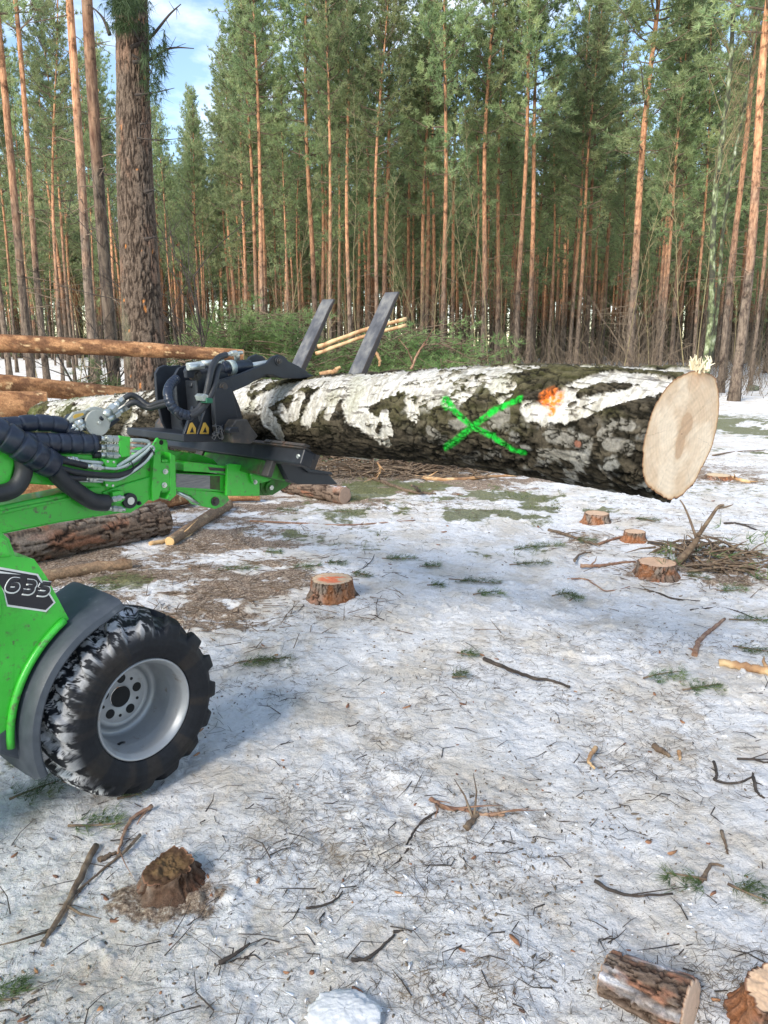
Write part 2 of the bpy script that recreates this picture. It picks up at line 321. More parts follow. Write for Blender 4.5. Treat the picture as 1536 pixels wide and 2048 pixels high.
M['stone']=mat('mossy_stone',[(0.38,(0.06,0.06,0.055)),(0.55,(0.12,0.13,0.08)),(0.68,(0.25,0.25,0.22))],scale=14,rough=0.95,bump=0.6)

# ------------------------------------------------------------------ ground
def snowmat():
    m,nt,b=newmat('trampled_snow'); L=nt.links.new
    tc=node(nt,'ShaderNodeTexCoord'); P=tc.outputs['Object']
    at=node(nt,'ShaderNodeVertexColor',layer_name='Col'); sp=node(nt,'ShaderNodeSeparateColor'); L(at.outputs[0],sp.inputs[0])
    def nz(scale,detail=5,rough=0.6,st=None):
        n=node(nt,'ShaderNodeTexNoise',{'Scale':scale,'Detail':detail,'Roughness':rough})
        if st:
            mp=node(nt,'ShaderNodeMapping',{'Scale':st,'Rotation':(0,0,0.6)}); L(P,mp.inputs[0]); L(mp.outputs[0],n.inputs['Vector'])
        else: L(P,n.inputs['Vector'])
        return n.outputs['Fac']
    def mix(f,a,bc,k=1.0):
        x=node(nt,'ShaderNodeMixRGB'); L(f,x.inputs['Fac'])
        L(a,x.inputs['Color1']) if not isinstance(a,tuple) else setattr(x.inputs['Color1'],'default_value',(*a,1))
        L(bc,x.inputs['Color2']) if not isinstance(bc,tuple) else setattr(x.inputs['Color2'],'default_value',(*bc,1))
        return x.outputs[0]
    def rmp(src,lo,hi,v0=0.0,v1=1.0):
        mr=node(nt,'ShaderNodeMapRange',{'From Min':lo,'From Max':hi,'To Min':v0,'To Max':v1}); mr.interpolation_type='SMOOTHSTEP'; L(src,mr.inputs['Value']); return mr.outputs[0]
    def math_(op,a,b_):
        x=node(nt,'ShaderNodeMath',operation=op)
        for i,v in enumerate((a,b_)):
            if isinstance(v,(int,float)): x.inputs[i].default_value=v
            else: L(v,x.inputs[i])
        return x.outputs[0]
    c=mix(rmp(nz(2.3,8,0.66),0.42,0.64),(0.80,0.79,0.785),(0.66,0.605,0.53))       # clean / sandy snow
    c=mix(rmp(nz(9,6,0.7),0.50,0.72,0,0.7),c,(0.50,0.43,0.35))
    c=mix(rmp(nz(55,4,0.7),0.60,0.70,0,0.7),c,(0.27,0.22,0.17))            # grit
    c=mix(rmp(nz(60,4,0.7,(0.35,1.6,1)),0.60,0.68,0,0.65),c,(0.20,0.16,0.12))     # fine fibres
    br=rmp(math_('ADD',sp.outputs[0],math_('MULTIPLY',math_('SUBTRACT',nz(14,8,0.78),0.5),2.6)),0.30,0.72)
    lit=ramp(nt,[(0.34,(0.07,0.048,0.034)),(0.46,(0.20,0.14,0.10)),(0.56,(0.38,0.29,0.21)),(0.66,(0.66,0.59,0.50))]); L(nz(70,5,0.75),lit.inputs[0])
    c=mix(br,c,lit.outputs[0])
    gr=rmp(math_('ADD',sp.outputs[1],math_('MULTIPLY',math_('SUBTRACT',nz(9,7,0.7),0.5),1.8)),0.34,0.66,0,0.9)
    mo=ramp(nt,[(0.36,(0.06,0.065,0.03)),(0.52,(0.15,0.16,0.06)),(0.66,(0.28,0.26,0.13))]); L(nz(60,5,0.75),mo.inputs[0])
    c=mix(gr,c,mo.outputs[0])
    L(c,b.inputs['Base Color'])
    b1=node(nt,'ShaderNodeBump',{'Strength':0.9,'Distance':0.028}); L(nz(26,7,0.7),b1.inputs['Height'])
    b2=node(nt,'ShaderNodeBump',{'Strength':0.8,'Distance':0.008}); L(nz(130,5,0.7),b2.inputs['Height']); L(b1.outputs[0],b2.inputs['Normal'])
    L(b2.outputs[0],b.inputs['Normal'])
    b.inputs['Roughness'].default_value=0.75; b.inputs['Specular IOR Level'].default_value=0.25
    return m
def gb(px,py,rpx,rpy):   # blob centre + radii from picture extents on the ground
    c=gpt(px,py); e=gpt(px+rpx,py); f=gpt(px,py-rpy); return c[0],c[1],abs(e[0]-c[0]),abs(f[1]-c[1])
DIRT=[(gb(300,1130,260,60),1.0),(gb(420,1075,130,40),0.9),(gb(700,960,240,30),1.2),(gb(330,1250,220,60),0.30),(gb(450,1180,140,60),0.55),(gb(340,1785,95,50),1.5),(gb(270,1800,60,22),0.8),(gb(400,1720,50,20),0.9),(gb(660,1200,80,25),0.6),(gb(1420,1150,130,32),1.3),
      (gb(1190,1090,70,25),0.6),(gb(1310,1155,80,16),0.7),(gb(780,1440,300,160),0.10),(gb(1000,1620,60,25),0.6),(gb(930,1750,60,25),0.45),(gb(900,1960,120,40),0.30),(gb(1300,1990,170,70),0.25),(gb(60,1050,240,70),1.1),(gb(1300,1050,160,22),0.4),(gb(1470,960,80,12),0.5),(gb(60,1780,120,60),0.15),(gb(1150,945,400,26),0.75),(gb(800,960,200,34),0.9),(gb(500,1160,170,70),0.5),(gb(500,1010,120,18),0.7)]
MOSS=[(gb(780,990,130,22),1.3),(gb(900,1010,190,26),1.0),(gb(1100,1010,120,20),0.8),(gb(620,1060,120,24),0.6),(gb(1470,850,90,22),1.0),(gb(1020,1100,120,18),0.45),(gb(240,1165,110,18),0.7),(gb(780,1095,70,10),0.6),(gb(1180,1055,50,10),0.5),(gb(1010,985,60,12),0.5),(gb(100,1520,110,40),0.5),(gb(1500,905,70,10),0.8)]
def dirt_at(x,y):
    d=0*x
    for (a,b,c,e),k in DIRT: d=d+k*blob(x,y,a,b,c,e)
    return np.minimum(d,1.1)*0.70*(0.35+1.3*sst(0.36,0.62,fbm(x*2.2,y*3.5,s=58,o=5,r=0.6)))
def moss_at(x,y):
    d=0*x
    for (a,b,c,e),k in MOSS: d=d+k*blob(x,y,a,b,c,e)
    return d*(0.2+1.5*sst(0.40,0.62,fbm(x*2.5,y*2.5,s=59,o=5,r=0.6)))
def build_ground():
    near=np.exp(np.linspace(math.log(1.15),math.log(11),760)); far=np.exp(np.linspace(math.log(11),math.log(400),230))[1:]
    back=np.linspace(-30,1.1,40); Y=np.concatenate([back,near,far])
    nc=620; t=np.linspace(-1,1,nc); side=np.array([0.01,0.04,0.1,0.2,0.4,0.7,1.0])
    rows=[]
    for y in Y:
        hw=0.64*max(y,1.0)+0.5; ext=25+1.2*max(y,0)
        rows.append(np.concatenate([-(hw+side[::-1]*ext),t*hw,hw+side*ext]))
    X=np.array(rows); YY=np.repeat(Y[:,None],X.shape[1],1)
    D=dirt_at(X,YY); Mo=moss_at(X,YY)
    forest=sst(20,30,YY+0.25*X)*0.0
    Z=height(X,YY)+fine(X,YY)*np.where(YY<40,1,0)+0.015*np.clip(D,0,1)*fbm(X*9,YY*9,s=55,o=3)
    col=np.stack([np.clip(D+0.30*(YY>9)*fbm(X*0.8,YY*0.8,s=61,o=3),0,1.3),np.clip(Mo+0.35*(YY>7.5)*sst(0.5,0.75,fbm(X*0.5,YY*0.5,s=62,o=3)),0,1.3),0*X],-1)
    me=npmesh('snowy_ground',np.stack([X,YY,Z],-1),gridfaces(*X.shape)[:,::-1] if False else gridfaces(*X.shape),snowmat(),True,col)
    me.flip_normals() if me.polygons[0].normal.z<0 else None
    tag(link('snowy_ground',me),kind='structure')
build_ground()
def on(px,py,dz=0.0):
    p=gpt(px,py); return np.array([p[0],p[1],gz(p[0],p[1])+dz])

# ------------------------------------------------------------------ colour-attribute logs
def frame(t):
    t=t/np.linalg.norm(t); up=np.array([0,0,1.0])
    if abs(t[2])>0.95: up=np.array([0,1.0,0])
    a=np.cross(up,t); a/=np.linalg.norm(a); b=np.cross(t,a); return a,b
def mixc(a,b,f): f=np.asarray(f)[...,None]; return np.asarray(a)*(1-f)+np.asarray(b)*f
def bark_pine(u,v,s,kind):
    if kind=='fine': u,v,kind=u*2.6,v*2.2,'rough'
    if kind=='rough':
        w=0.06*(fbm(u*6,v*6,s=s)-0.5)
        n=np.abs(fbm(u*7+w*30,v*26+w*20,s=s+1,o=4)-0.5)*2; cr=sst(0.02,0.22,n)
        pl=fbm(u*14,v*40,s=s+2,o=3)
        col=mixc((0.035,0.022,0.016),(0.19,0.135,0.10),cr*(0.45+0.75*pl)); red=sst(0.56,0.68,fbm(u*5,v*12,s=s+3))
        col=mixc(col,(0.30,0.13,0.075),red*cr*0.7); gy=sst(0.5,0.66,fbm(u*3,v*5,s=s+4)); col=mixc(col,(0.30,0.26,0.22),gy*cr*0.45)
        return 0.75*cr+0.25*pl,col
    n=fbm(u*14,v*34,s=s,o=5,r=0.6); fl=fbm(u*24,v*44,s=s+2,o=4)
    col=mixc((0.24,0.115,0.055),(0.44,0.235,0.115),sst(0.3,0.65,n)); dk=sst(0.50,0.60,fbm(u*6,v*12,s=s+5,o=5,r=0.6)); col=mixc(col,(0.14,0.07,0.04),dk*0.85)
    sc=sst(0.74,0.78,fbm(u*15,v*26,s=s+6,o=3,r=0.45)); col=mixc(col,(0.66,0.46,0.25),sc)
    if kind=='grey':
        col=mixc(col,(0.22,0.17,0.12),0.65)
    return 0.5*n+0.5*fl-0.5*sc,col
def log_obj(name,label,cat,pts,rads,kind='orange',seed=1,nv=40,du=0.02,disp=0.006,ends=(True,True),endcol=(0.62,0.42,0.22),group=None,snow=0.0,knots=0,m='vc'):
    P=np.array(smooth_path(pts,10)) if len(pts)>2 else np.array([pts[0],pts[1]],float)
    seg=np.r_[0,np.cumsum(np.linalg.norm(np.diff(P,axis=0),axis=1))]; Ltot=seg[-1]; nu=max(8,int(Ltot/du))
    us=np.linspace(0,Ltot,nu); Q=np.stack([np.interp(us,seg,P[:,i]) for i in range(3)],-1)
    rk=np.linspace(0,Ltot,len(rads)); r=np.interp(us,rk,rads)
    org=Q[0].copy(); org[2]=min(Q[:,2])-rads[0]
    T=np.gradient(Q,axis=0); th=np.linspace(0,2*np.pi,nv,endpoint=False)
    A=np.zeros_like(Q);B=np.zeros_like(Q)
    for i in range(nu): A[i],B[i]=frame(T[i])
    Rm=np.mean(rads); U=np.repeat(us[:,None],nv,1); TH=np.repeat(th[None,:],nu,0)
    # wrap-safe: use the circle position as noise coordinates
    cx,cy=np.cos(TH)*Rm,np.sin(TH)*Rm
    d1,c1=bark_pine(U,cx+3.1,seed,kind); d2,c2=bark_pine(U,cy+7.7,seed+40,kind)
    wgt=sst(0.25,0.75,np.abs(np.sin(TH))); d=d1*wgt+d2*(1-wgt); col=mixc(c2,c1,wgt)
    big=fbm(U*2.5,cx*6,cy*6,s=seed+9,o=3)-0.5
    rr=r[:,None]*(1+0.10*big)+disp*(d-0.6)
    k2=random.Random(seed)
    for q in range(knots):
        ku,kt=k2.uniform(0.05,0.95)*Ltot,k2.uniform(0,6.28); dd=((U-ku)/(0.03))**2+((np.angle(np.exp(1j*(TH-kt))))*Rm/0.025)**2
        rr=rr+0.014*np.exp(-dd); col=mixc(col,(0.12,0.06,0.035),0.6*np.exp(-dd))
    V=Q[:,None,:]+rr[...,None]*(np.cos(TH)[...,None]*A[:,None,:]+np.sin(TH)[...,None]*B[:,None,:])
    if snow>0:
        nz=(np.sin(TH)*1.0); s_=sst(0.2,0.9,nz)*sst(0.5,0.62,fbm(U*4,cx*9,cy*9,s=seed+70)+snow*0.2-0.1); col=mixc(col,(0.74,0.76,0.80),s_)
    t=thing(name,label,cat,org,0,group)
    link('bark',npmesh(name+'_bark',V-org,gridfaces(nu,nv,True),M[m],True,col),t)
    for e,(i,sg) in enumerate(((0,-1),(nu-1,1))):
        if not ends[e]: continue
        ring=V[i]; c=ring.mean(0); rings=[1,0.93,0.8,0.6,0.4,0.2,0.02]; VV=[];CC=[]
        for f in rings:
            VV.append(c+(ring-c)*f*(0.985 if f==1 else 1)+sg*T[i]/np.linalg.norm(T[i])*0.004*(1 if f<1 else 0)); 
            wv=0.5+0.5*np.sin(f*r[i]*520+3*fbm(np.cos(th)*2,np.sin(th)*2,s=seed)); base=mixc(np.array(endcol)*np.ones((nv,3)),np.array(endcol)*0.78,wv*0.5)
            if f>0.95: base=np.array((0.22,0.12,0.07))*np.ones((nv,3))
            CC.append(base)
        F=gridfaces(len(rings),nv,True); F=F if sg<0 else F[:,::-1]
        link('cut_end',npmesh(name+'_end',np.array(VV)-org,F,M['vcw'],True,np.array(CC)),t)
    return t

# ------------------------------------------------------------------ big birch log held in the air
def birch_log():
    c0=ypt(1362,868,2.3); ax=np.array([-math.sin(R_(45)),math.cos(R_(45)),0.0])
    nrm=np.array([ax[1],-ax[0],0.0])   # normal of the vertical plane through the axis
    def onplane(px,py):
        r=ray(px,py); o=np.array([0,0,CAMH]); t=((c0-o)@nrm)/(r@nrm); return o+t*r
    ctl=[(1362,868,134),(1200,850,122),(1100,843,113),(1000,834,105),(900,831,96),(800,831,86),(700,830,81),(600,832,74),(470,830,66),(300,832,50),(190,836,44),(92,842,38)]
    pts=[];us=[];rs=[]
    for px,py,rp in ctl:
        p=onplane(px,py); dep=p[1]*cP+(CAMH-p[2])*sP; pts.append(p); us.append((p-c0)@ax); rs.append(rp*dep/FPX)
    us=np.array(us); zs=np.array([p[2] for p in pts]); rs=np.array(rs); Lt=us[-1]
    nu,nv=1150,330
    s=np.linspace(0,1,nu); U1=Lt*(s**1.35)
    AX=c0[None,:]+U1[:,None]*ax[None,:]; 
    zc=np.interp(U1,us,zs); k=np.ones(61)/61
    def smo(a): return np.convolve(np.pad(a,30,mode='edge'),k,'valid')
    AX[:,2]=smo(zc); R=smo(np.interp(U1,us,rs))
    A=np.array([-ax[1],ax[0],0.0])*-1.0; A=np.array([ax[1],-ax[0],0.0])  # horizontal, towards the camera side
    B=np.array([0,0,1.0])
    th=np.linspace(0,2*np.pi,nv,endpoint=False); U=np.repeat(U1[:,None],nv,1); TH=np.repeat(th[None],nu,0)
    # butt outline measured on the slanted saw cut
    ca=R_(38); cn=np.array([math.sin(ca),-math.cos(ca),0.05]); cn/=np.linalg.norm(cn)
    poly=[(1390,738),(1411,742),(1433,754),(1438,785),(1439,824),(1433,862),(1424,897),(1408,928),(1394,959),(1371,987),(1342,1002),(1313,990),(1289,967),(1283,932),(1285,897),(1293,858),(1303,824),(1317,796),(1332,772),(1363,750)]
    rel=[]
    for px,py in poly:
        r=ray(px,py); o=np.array([0,0,CAMH]); t=((c0-o)@cn)/(r@cn); q=o+t*r-c0; rel.append((math.atan2(q@B,q@A)%(2*math.pi),math.hypot(q@A,q@B),q@ax))
    rel.sort(); ra=np.array([a for a,_,_ in rel]); rr_=np.array([b for _,b,_ in rel]); aa=np.array([c for _,_,c in rel])
    rb=np.interp(th,np.r_[ra[-1]-2*np.pi,ra,ra[0]+2*np.pi],np.r_[rr_[-1],rr_,rr_[0]]); ab=np.interp(th,np.r_[ra[-1]-2*np.pi,ra,ra[0]+2*np.pi],np.r_[aa[-1],aa,aa[0]])
    fd=np.exp(-(U/0.28)**2); fs=np.clip(1-U/0.9,0,1)
    rad=R[:,None]*(1-fd)+rb[None,:]*fd
    Ue=U+ab[None,:]*fs
    Rm=0.18; cx,cy=np.cos(TH)*Rm,np.sin(TH)*Rm
    rad=rad*(1+0.05*(fbm(U*3,cx*6,cy*6,s=5,o=3)-0.5)*(1-fd*0.8))
    def place(rad): return c0[None,None,:]+Ue[...,None]*ax+(AX[:,2]-c0[2])[:,None,None]*B+rad[...,None]*(np.cos(TH)[...,None]*A+np.sin(TH)[...,None]*B)
    V=place(rad)
    x,y,z=V[...,0],V[...,1],V[...,2]-CAMH; dep=y*cP-z*sP; PX=768+FPX*x/dep; PY=1024-FPX*(y*sP+z*cP)/dep
    nrmv=np.cos(TH)[...,None]*A+np.sin(TH)[...,None]*B; vis=(nrmv*(np.array([0,0,CAMH])-V)).sum(-1)>0
    def uv(px,py):
        d=(PX-px)**2+(PY-py)**2+np.where(vis,0,1e6); i=np.unravel_index(d.argmin(),d.shape); return U[i],TH[i],dep[i]
    warp=0.62*(fbm(U*13,cx*15,cy*15,s=12,o=6,r=0.62)-0.5)+0.25*(fbm(U*60,cx*60,cy*60,s=13,o=3)-0.5)
    def stroke(pts,rp,wk=1.0):
        Q=[uv(*p) for p in pts]; best=np.full(U.shape,9.0)
        for a,b in zip(Q[:-1],Q[1:]) if len(Q)>1 else [(Q[0],Q[0])]:
            r=rp*0.5*(a[2]+b[2])/FPX
            ux,uy=b[0]-a[0],np.angle(np.exp(1j*(b[1]-a[1])))*R.mean(); l2=ux*ux+uy*uy+1e-9
            dx=U-a[0]; dy=np.angle(np.exp(1j*(TH-a[1])))*R.mean(); t=np.clip((dx*ux+dy*uy)/l2,0,1)
            best=np.minimum(best,np.hypot(dx-t*ux,dy-t*uy)/r)
        return best+warp*wk
    W=[([(518,806),(557,784),(604,768),(640,760)],15),([(588,826),(597,795)],11),([(615,838),(630,810),(673,782),(739,764),(797,752)],14),([(655,828),(664,808)],8),
       ([(702,828),(708,802),(745,786),(800,766)],17),([(712,824),(738,850),(762,872)],17),([(768,836),(777,862)],10),([(826,826),(825,800),(850,782),(892,760)],15),
       ([(903,792),(932,776)],17),([(943,740),(990,737)],9),([(531,833),(545,850),(557,868)],12),([(985,741),(1087,733)],9),([(990,758),(1013,778)],15),([(1000,748),(960,760)],8),
       ([(1090,822),(1128,795),(1173,768),(1231,750),(1289,756),(1325,770)],17),([(1105,826),(1173,816),(1212,800),(1270,784),(1312,776)],15),([(1223,847),(1262,852)],7),([(1204,870),(1215,862)],8),
       ([(985,845),(1012,834)],10),([(1056,816),(1085,826)],13),([(1142,731),(1205,734)],6),([(120,800),(190,797),(250,800)],14),([(270,832),(250,872)],7),([(325,812),(345,842)],9),([(205,840),(200,860)],7),([(160,825),(190,815)],8),
       ([(650,758),(730,752),(800,745)],7),([(1100,870),(1180,885)],9),([(1080,905),(1170,915)],7),([(1215,885),(1260,895)],8),([(560,815),(575,838)],6),([(905,850),(930,845)],7),([(860,860),(875,870)],6)]
    best=np.full(U.shape,9.0); gray=np.full(U.shape,9.0)
    for i,(p,r) in enumerate(W):
        b=stroke(p,r*(1.5 if p[0][0]<1000 else 1.3),2.3); 
        if i in (17,27,28,29,31,32,18,16): gray=np.minimum(gray,b)
        else: best=np.minimum(best,b)
    # dark lens-shaped plates inside the white
    dk=np.full(U.shape,9.0)
    for p,r in [([(1160,788),(1200,770),(1255,772)],9),([(1140,810),(1150,806)],4),([(755,862),(760,850)],6),([(905,775),(925,768)],3)]: dk=np.minimum(dk,stroke(p,r,1.2))
    mask=1-sst(0.90,1.02,best); mask=mask*sst(0.85,1.1,dk)
    tv=TH*0.18; hi=sst(0.05,0.35,np.sin(TH))*sst(0.55,0.9,U); q2=fbm((U*1.0+np.sin(TH)*0.16)*6.5,np.sin(TH)*1.6-U*2.2,s=91,o=4,r=0.55)+0.25*warp
    mask=np.maximum(mask,sst(0.47,0.50,q2)*hi)
    fz=np.abs(fbm(U*7+cy*11,cx*20,cy*20,s=66,o=4,r=0.6)-0.5)*2; mask=mask*sst(0.03,0.06,fz+0.05*sst(0.55,0.45,fbm(U*5,cx*9,cy*9,s=67,o=2)))
    # sides away from the lens: same sort of slanted plates
    away=sst(-0.05,0.25,-(nrmv*(np.array([0,0,CAMH])-V)).sum(-1)/0.5+0.0); top=sst(-0.2,0.6,np.sin(TH))
    q=fbm(U*5+cy*14,cx*16,cy*16,s=88,o=4)+warp*0.12
    m2=sst(0.50,0.54,q)*top; mask=np.maximum(mask,m2*away)
    gm=(1-sst(0.85,1.15,gray))*0.6
    # fissured plates
    w_=0.05*(fbm(U*9,cx*9,cy*9,s=30)-0.5)
    f1=np.abs(fbm(U*20+w_*40,cx*42+w_*40,cy*42,s=31,o=4)-0.5)*2; crack=sst(0.0,0.16,f1)
    f3=np.abs(fbm(U*6+w_*40,cx*9+w_*60,cy*9,s=35,o=4)-0.5)*2; big=sst(0.0,0.09,f3)
    buttz=sst(1.1,0.15,U)*sst(0.35,-0.4,np.sin(TH)); big=1-(1-big)*np.clip(buttz+0.25,0,1)
    pl=fbm(U*26,cx*60,cy*60,s=33,o=4); mossy=sst(0.42,0.62,fbm(U*4,cx*8,cy*8,s=34,o=3))
    dark=mixc((0.009,0.008,0.005),(0.090,0.074,0.051),crack*sst(0.2,0.75,pl)); dark=mixc(dark,(0.12,0.115,0.042),mossy*crack*0.40*sst(-0.55,0.4,np.sin(TH)))
    dark=mixc(dark,(0.32,0.31,0.28),crack*sst(0.54,0.66,fbm(U*22,cx*30,cy*30,s=37,o=4))*buttz*0.8)
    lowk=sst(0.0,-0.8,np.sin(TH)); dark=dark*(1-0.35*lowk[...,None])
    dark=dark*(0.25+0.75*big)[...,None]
    fib=fbm(U*70,cx*25,cy*25,s=36,o=3)
    white=mixc((0.40,0.37,0.31),(0.58,0.555,0.50),sst(0.3,0.6,fib)); white=mixc(white,(0.33,0.32,0.22),0.5*sst(0.55,0.7,fbm(U*7,cx*10,cy*10,s=39,o=3)))
    white=mixc(white,(0.10,0.085,0.07),0.7*sst(0.68,0.73,fbm(U*18,cx*85,cy*85,s=47,o=2)))
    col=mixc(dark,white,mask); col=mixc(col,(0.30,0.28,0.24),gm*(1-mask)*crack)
    # left thin end: more moss
    lm=sst(Lt-1.6,Lt-0.2,U)*sst(0.45,0.6,fbm(U*6,cx*12,cy*12,s=41,o=3)); col=mixc(col,(0.13,0.15,0.05),lm*0.5)
    # spray paint: a green cross and an orange blot
    dens=sst(0.25,0.5,fbm(U*90,cx*110,cy*110,s=43,o=2))
    gx=np.minimum(stroke([(893,800),(912,826),(945,853),(1000,880),(1045,907)],6.6,0.9),stroke([(1040,797),(990,823),(945,853),(915,878),(888,896)],6.8,0.9)); gx=np.minimum(gx,stroke([(888,800),(896,812)],9,0.8))
    gmask=(1-sst(0.5,1.35,gx))*(0.30+0.70*dens)*(0.35+0.65*crack); col=mixc(col,(0.012,0.42,0.035),gmask)
    ox=np.minimum(stroke([(1094,794),(1112,798)],17,2.2),stroke([(1104,808),(1102,824)],9,2.2)); om=(1-sst(0.5,1.3,ox))*(0.25+0.75*dens)*(0.4+0.6*crack); col=mixc(col,(0.95,0.21,0.03),om)
    knot=stroke([(1154,886),(1158,888)],6,0.4); col=mixc(col,(0.20,0.09,0.06),1-sst(0.7,1.1,knot))
    d=(1-mask)*(0.008*crack*(0.5+0.5*pl)+0.004*pl+0.006*sst(0.45,0.6,fbm(U*10,cx*22,cy*22,s=50,o=3))-0.012*(1-big))+0.0015*fib*mask+0.001*mask
    d=d*(0.5+0.5*np.clip(R[:,None]/0.2,0,1))*np.clip(U/0.004,0.3,1)
    V=place(rad+d-0.006)
    org=c0+ax*Lt*0.5; org=org.copy(); org[2]=V[...,2].min()
    t=thing('birch_log','big felled birch log with green painted cross and orange dot, held by the grapple','log',org)
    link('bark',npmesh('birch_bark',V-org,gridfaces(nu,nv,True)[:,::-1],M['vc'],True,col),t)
    # saw cut
    ring=V[0]; cc=ring.mean(0); fr=np.linspace(1,0.01,90); VV=cc+(ring[None]-cc)*fr[:,None,None]
    e1=np.array([-cn[1],cn[0],0]); e1=e1/np.linalg.norm(e1); e1=e1*(1 if e1[0]>0 else -1)
    X=((VV-cc)@e1); Z=(VV-cc)@B; F=fr[:,None]*np.ones(nv)
    n=fbm(X*14,Z*14,s=3,o=4); base=mixc((0.62,0.46,0.31),(0.74,0.60,0.44),sst(0.3,0.7,n))
    rings=0.5+0.5*np.sin(np.hypot(X*1.1+0.02,Z)*420+6*fbm(X*9,Z*9,s=6,o=3)); base=base*(1-0.065*rings[...,None])
    saw=fbm(X*12+Z*8,Z*90-X*50,s=8,o=3); base=base*(0.97+0.06*saw[...,None])
    def el(x0,z0,a,b,rot=0): 
        c,s_=math.cos(rot),math.sin(rot); dx,dz=X-x0,Z-z0; return np.hypot((dx*c+dz*s_)/a,(-dx*s_+dz*c)/b)+0.45*(fbm(X*45,Z*45,s=9,o=3)-0.5)
    st=np.minimum(el(0.028,0.030,0.032,0.036),el(-0.006,-0.028,0.024,0.052,-0.3)); stain=(1-sst(0.85,1.05,st)); base=mixc(base,(0.46,0.30,0.18),stain*0.85)
    base=mixc(base,(0.48,0.33,0.20),(1-sst(1.0,1.5,st))*(1-stain)*0.3)
    up=sst(0.10,0.19,Z-0.2*X)*sst(0.0,0.10,X)*sst(0.45,0.62,fbm(X*25,Z*25,s=10,o=3)); base=mixc(base,(0.52,0.26,0.12),up*0.8)
    crk=np.abs(np.sin(np.arctan2(Z-0.02,X-0.01)*3.5+1.2+0.6*fbm(X*12,Z*12,s=14))); base=base*(1-0.25*(sst(0.035,0.0,crk)*sst(0.3,0.6,F))[...,None])
    rimc=sst(0.965,0.985,F+0.02*(fbm(X*60,Z*60,s=15)-0.5)); base=mixc(base,(0.30,0.15,0.07),rimc); base=mixc(base,(0.60,0.38,0.18),0.5*sst(0.90,0.97,F)*(1-rimc))
    VV=VV+cn*(0.0016*(saw-0.5)*(F<0.98))[...,None]
    link('cut_face',npmesh('birch_face',VV-org,gridfaces(90,nv,True)[:,::-1],M['vcw'],True,base),t)
    # far end
    ring=V[-1]; cc=ring.mean(0); fr=np.linspace(1,0.02,8); VV=cc+(ring[None]-cc)*fr[:,None,None]
    link('cut_end',npmesh('birch_far_end',VV-org,gridfaces(8,nv,True),M['vcw'],True,np.ones((8*nv,3))*np.array((0.35,0.26,0.17))),t)
    # pale splinters left standing at the top of the cut, bark flap, loose bark strip under the log
    def cutp(px,py): 
        r=ray(px,py); o=np.array([0,0,CAMH]); t_=((c0-o)@cn)/(r@cn); return o+t_*r
    b=MB(); rg=random.Random(4); base_=cutp(1397,742)
    for i in range(46):
        a=Vector(base_)+Vector((rg.uniform(-0.026,0.03),rg.uniform(-0.01,0.025),rg.uniform(-0.01,0.006)-0.0)); dr=Vector((rg.uniform(-0.6,0.5),rg.uniform(-0.3,0.3),1.0)).normalized()
        l=rg.uniform(0.018,0.048); wd=rg.uniform(0.002,0.005); m_=a+dr*l*0.6+Vector((rg.uniform(-.006,.006),0,0)); e=a+dr*l+Vector((rg.uniform(-.012,.012),rg.uniform(-.01,.01),0))
        b.tube([a,m_,e],wd,4,True,False,[wd,wd*0.8,wd*0.25])
    for v_ in range(len(b.v)): b.v[v_]=tuple(np.array(b.v[v_])-org)
    b.build('splinters',mat('pale_splinters',[(0.3,(0.62,0.52,0.33)),(0.7,(0.78,0.70,0.52))],rough=0.8,bump=0),t)
    b=MB(); 
    for (x0,y0,x1,y1,wd,hh) in ((655,907,740,920,0.012,0.004),(480,905,560,912,0.010,0.004)):
        p=onplane(x0,y0)-org; q_=onplane(x1,y1)-org; m_=(p+q_)/2+np.array([0,0,0.004]); 
        b.tube([p,m_,q_],0.01,6,True,True,[0.003,wd*0.7,0.002])
    b.build('bark_strip',mat('pale_bark_strip',[(0.3,(0.34,0.30,0.25)),(0.7,(0.55,0.52,0.46))],scale=20,rough=0.9,bump=0.4),t)
birch_log()

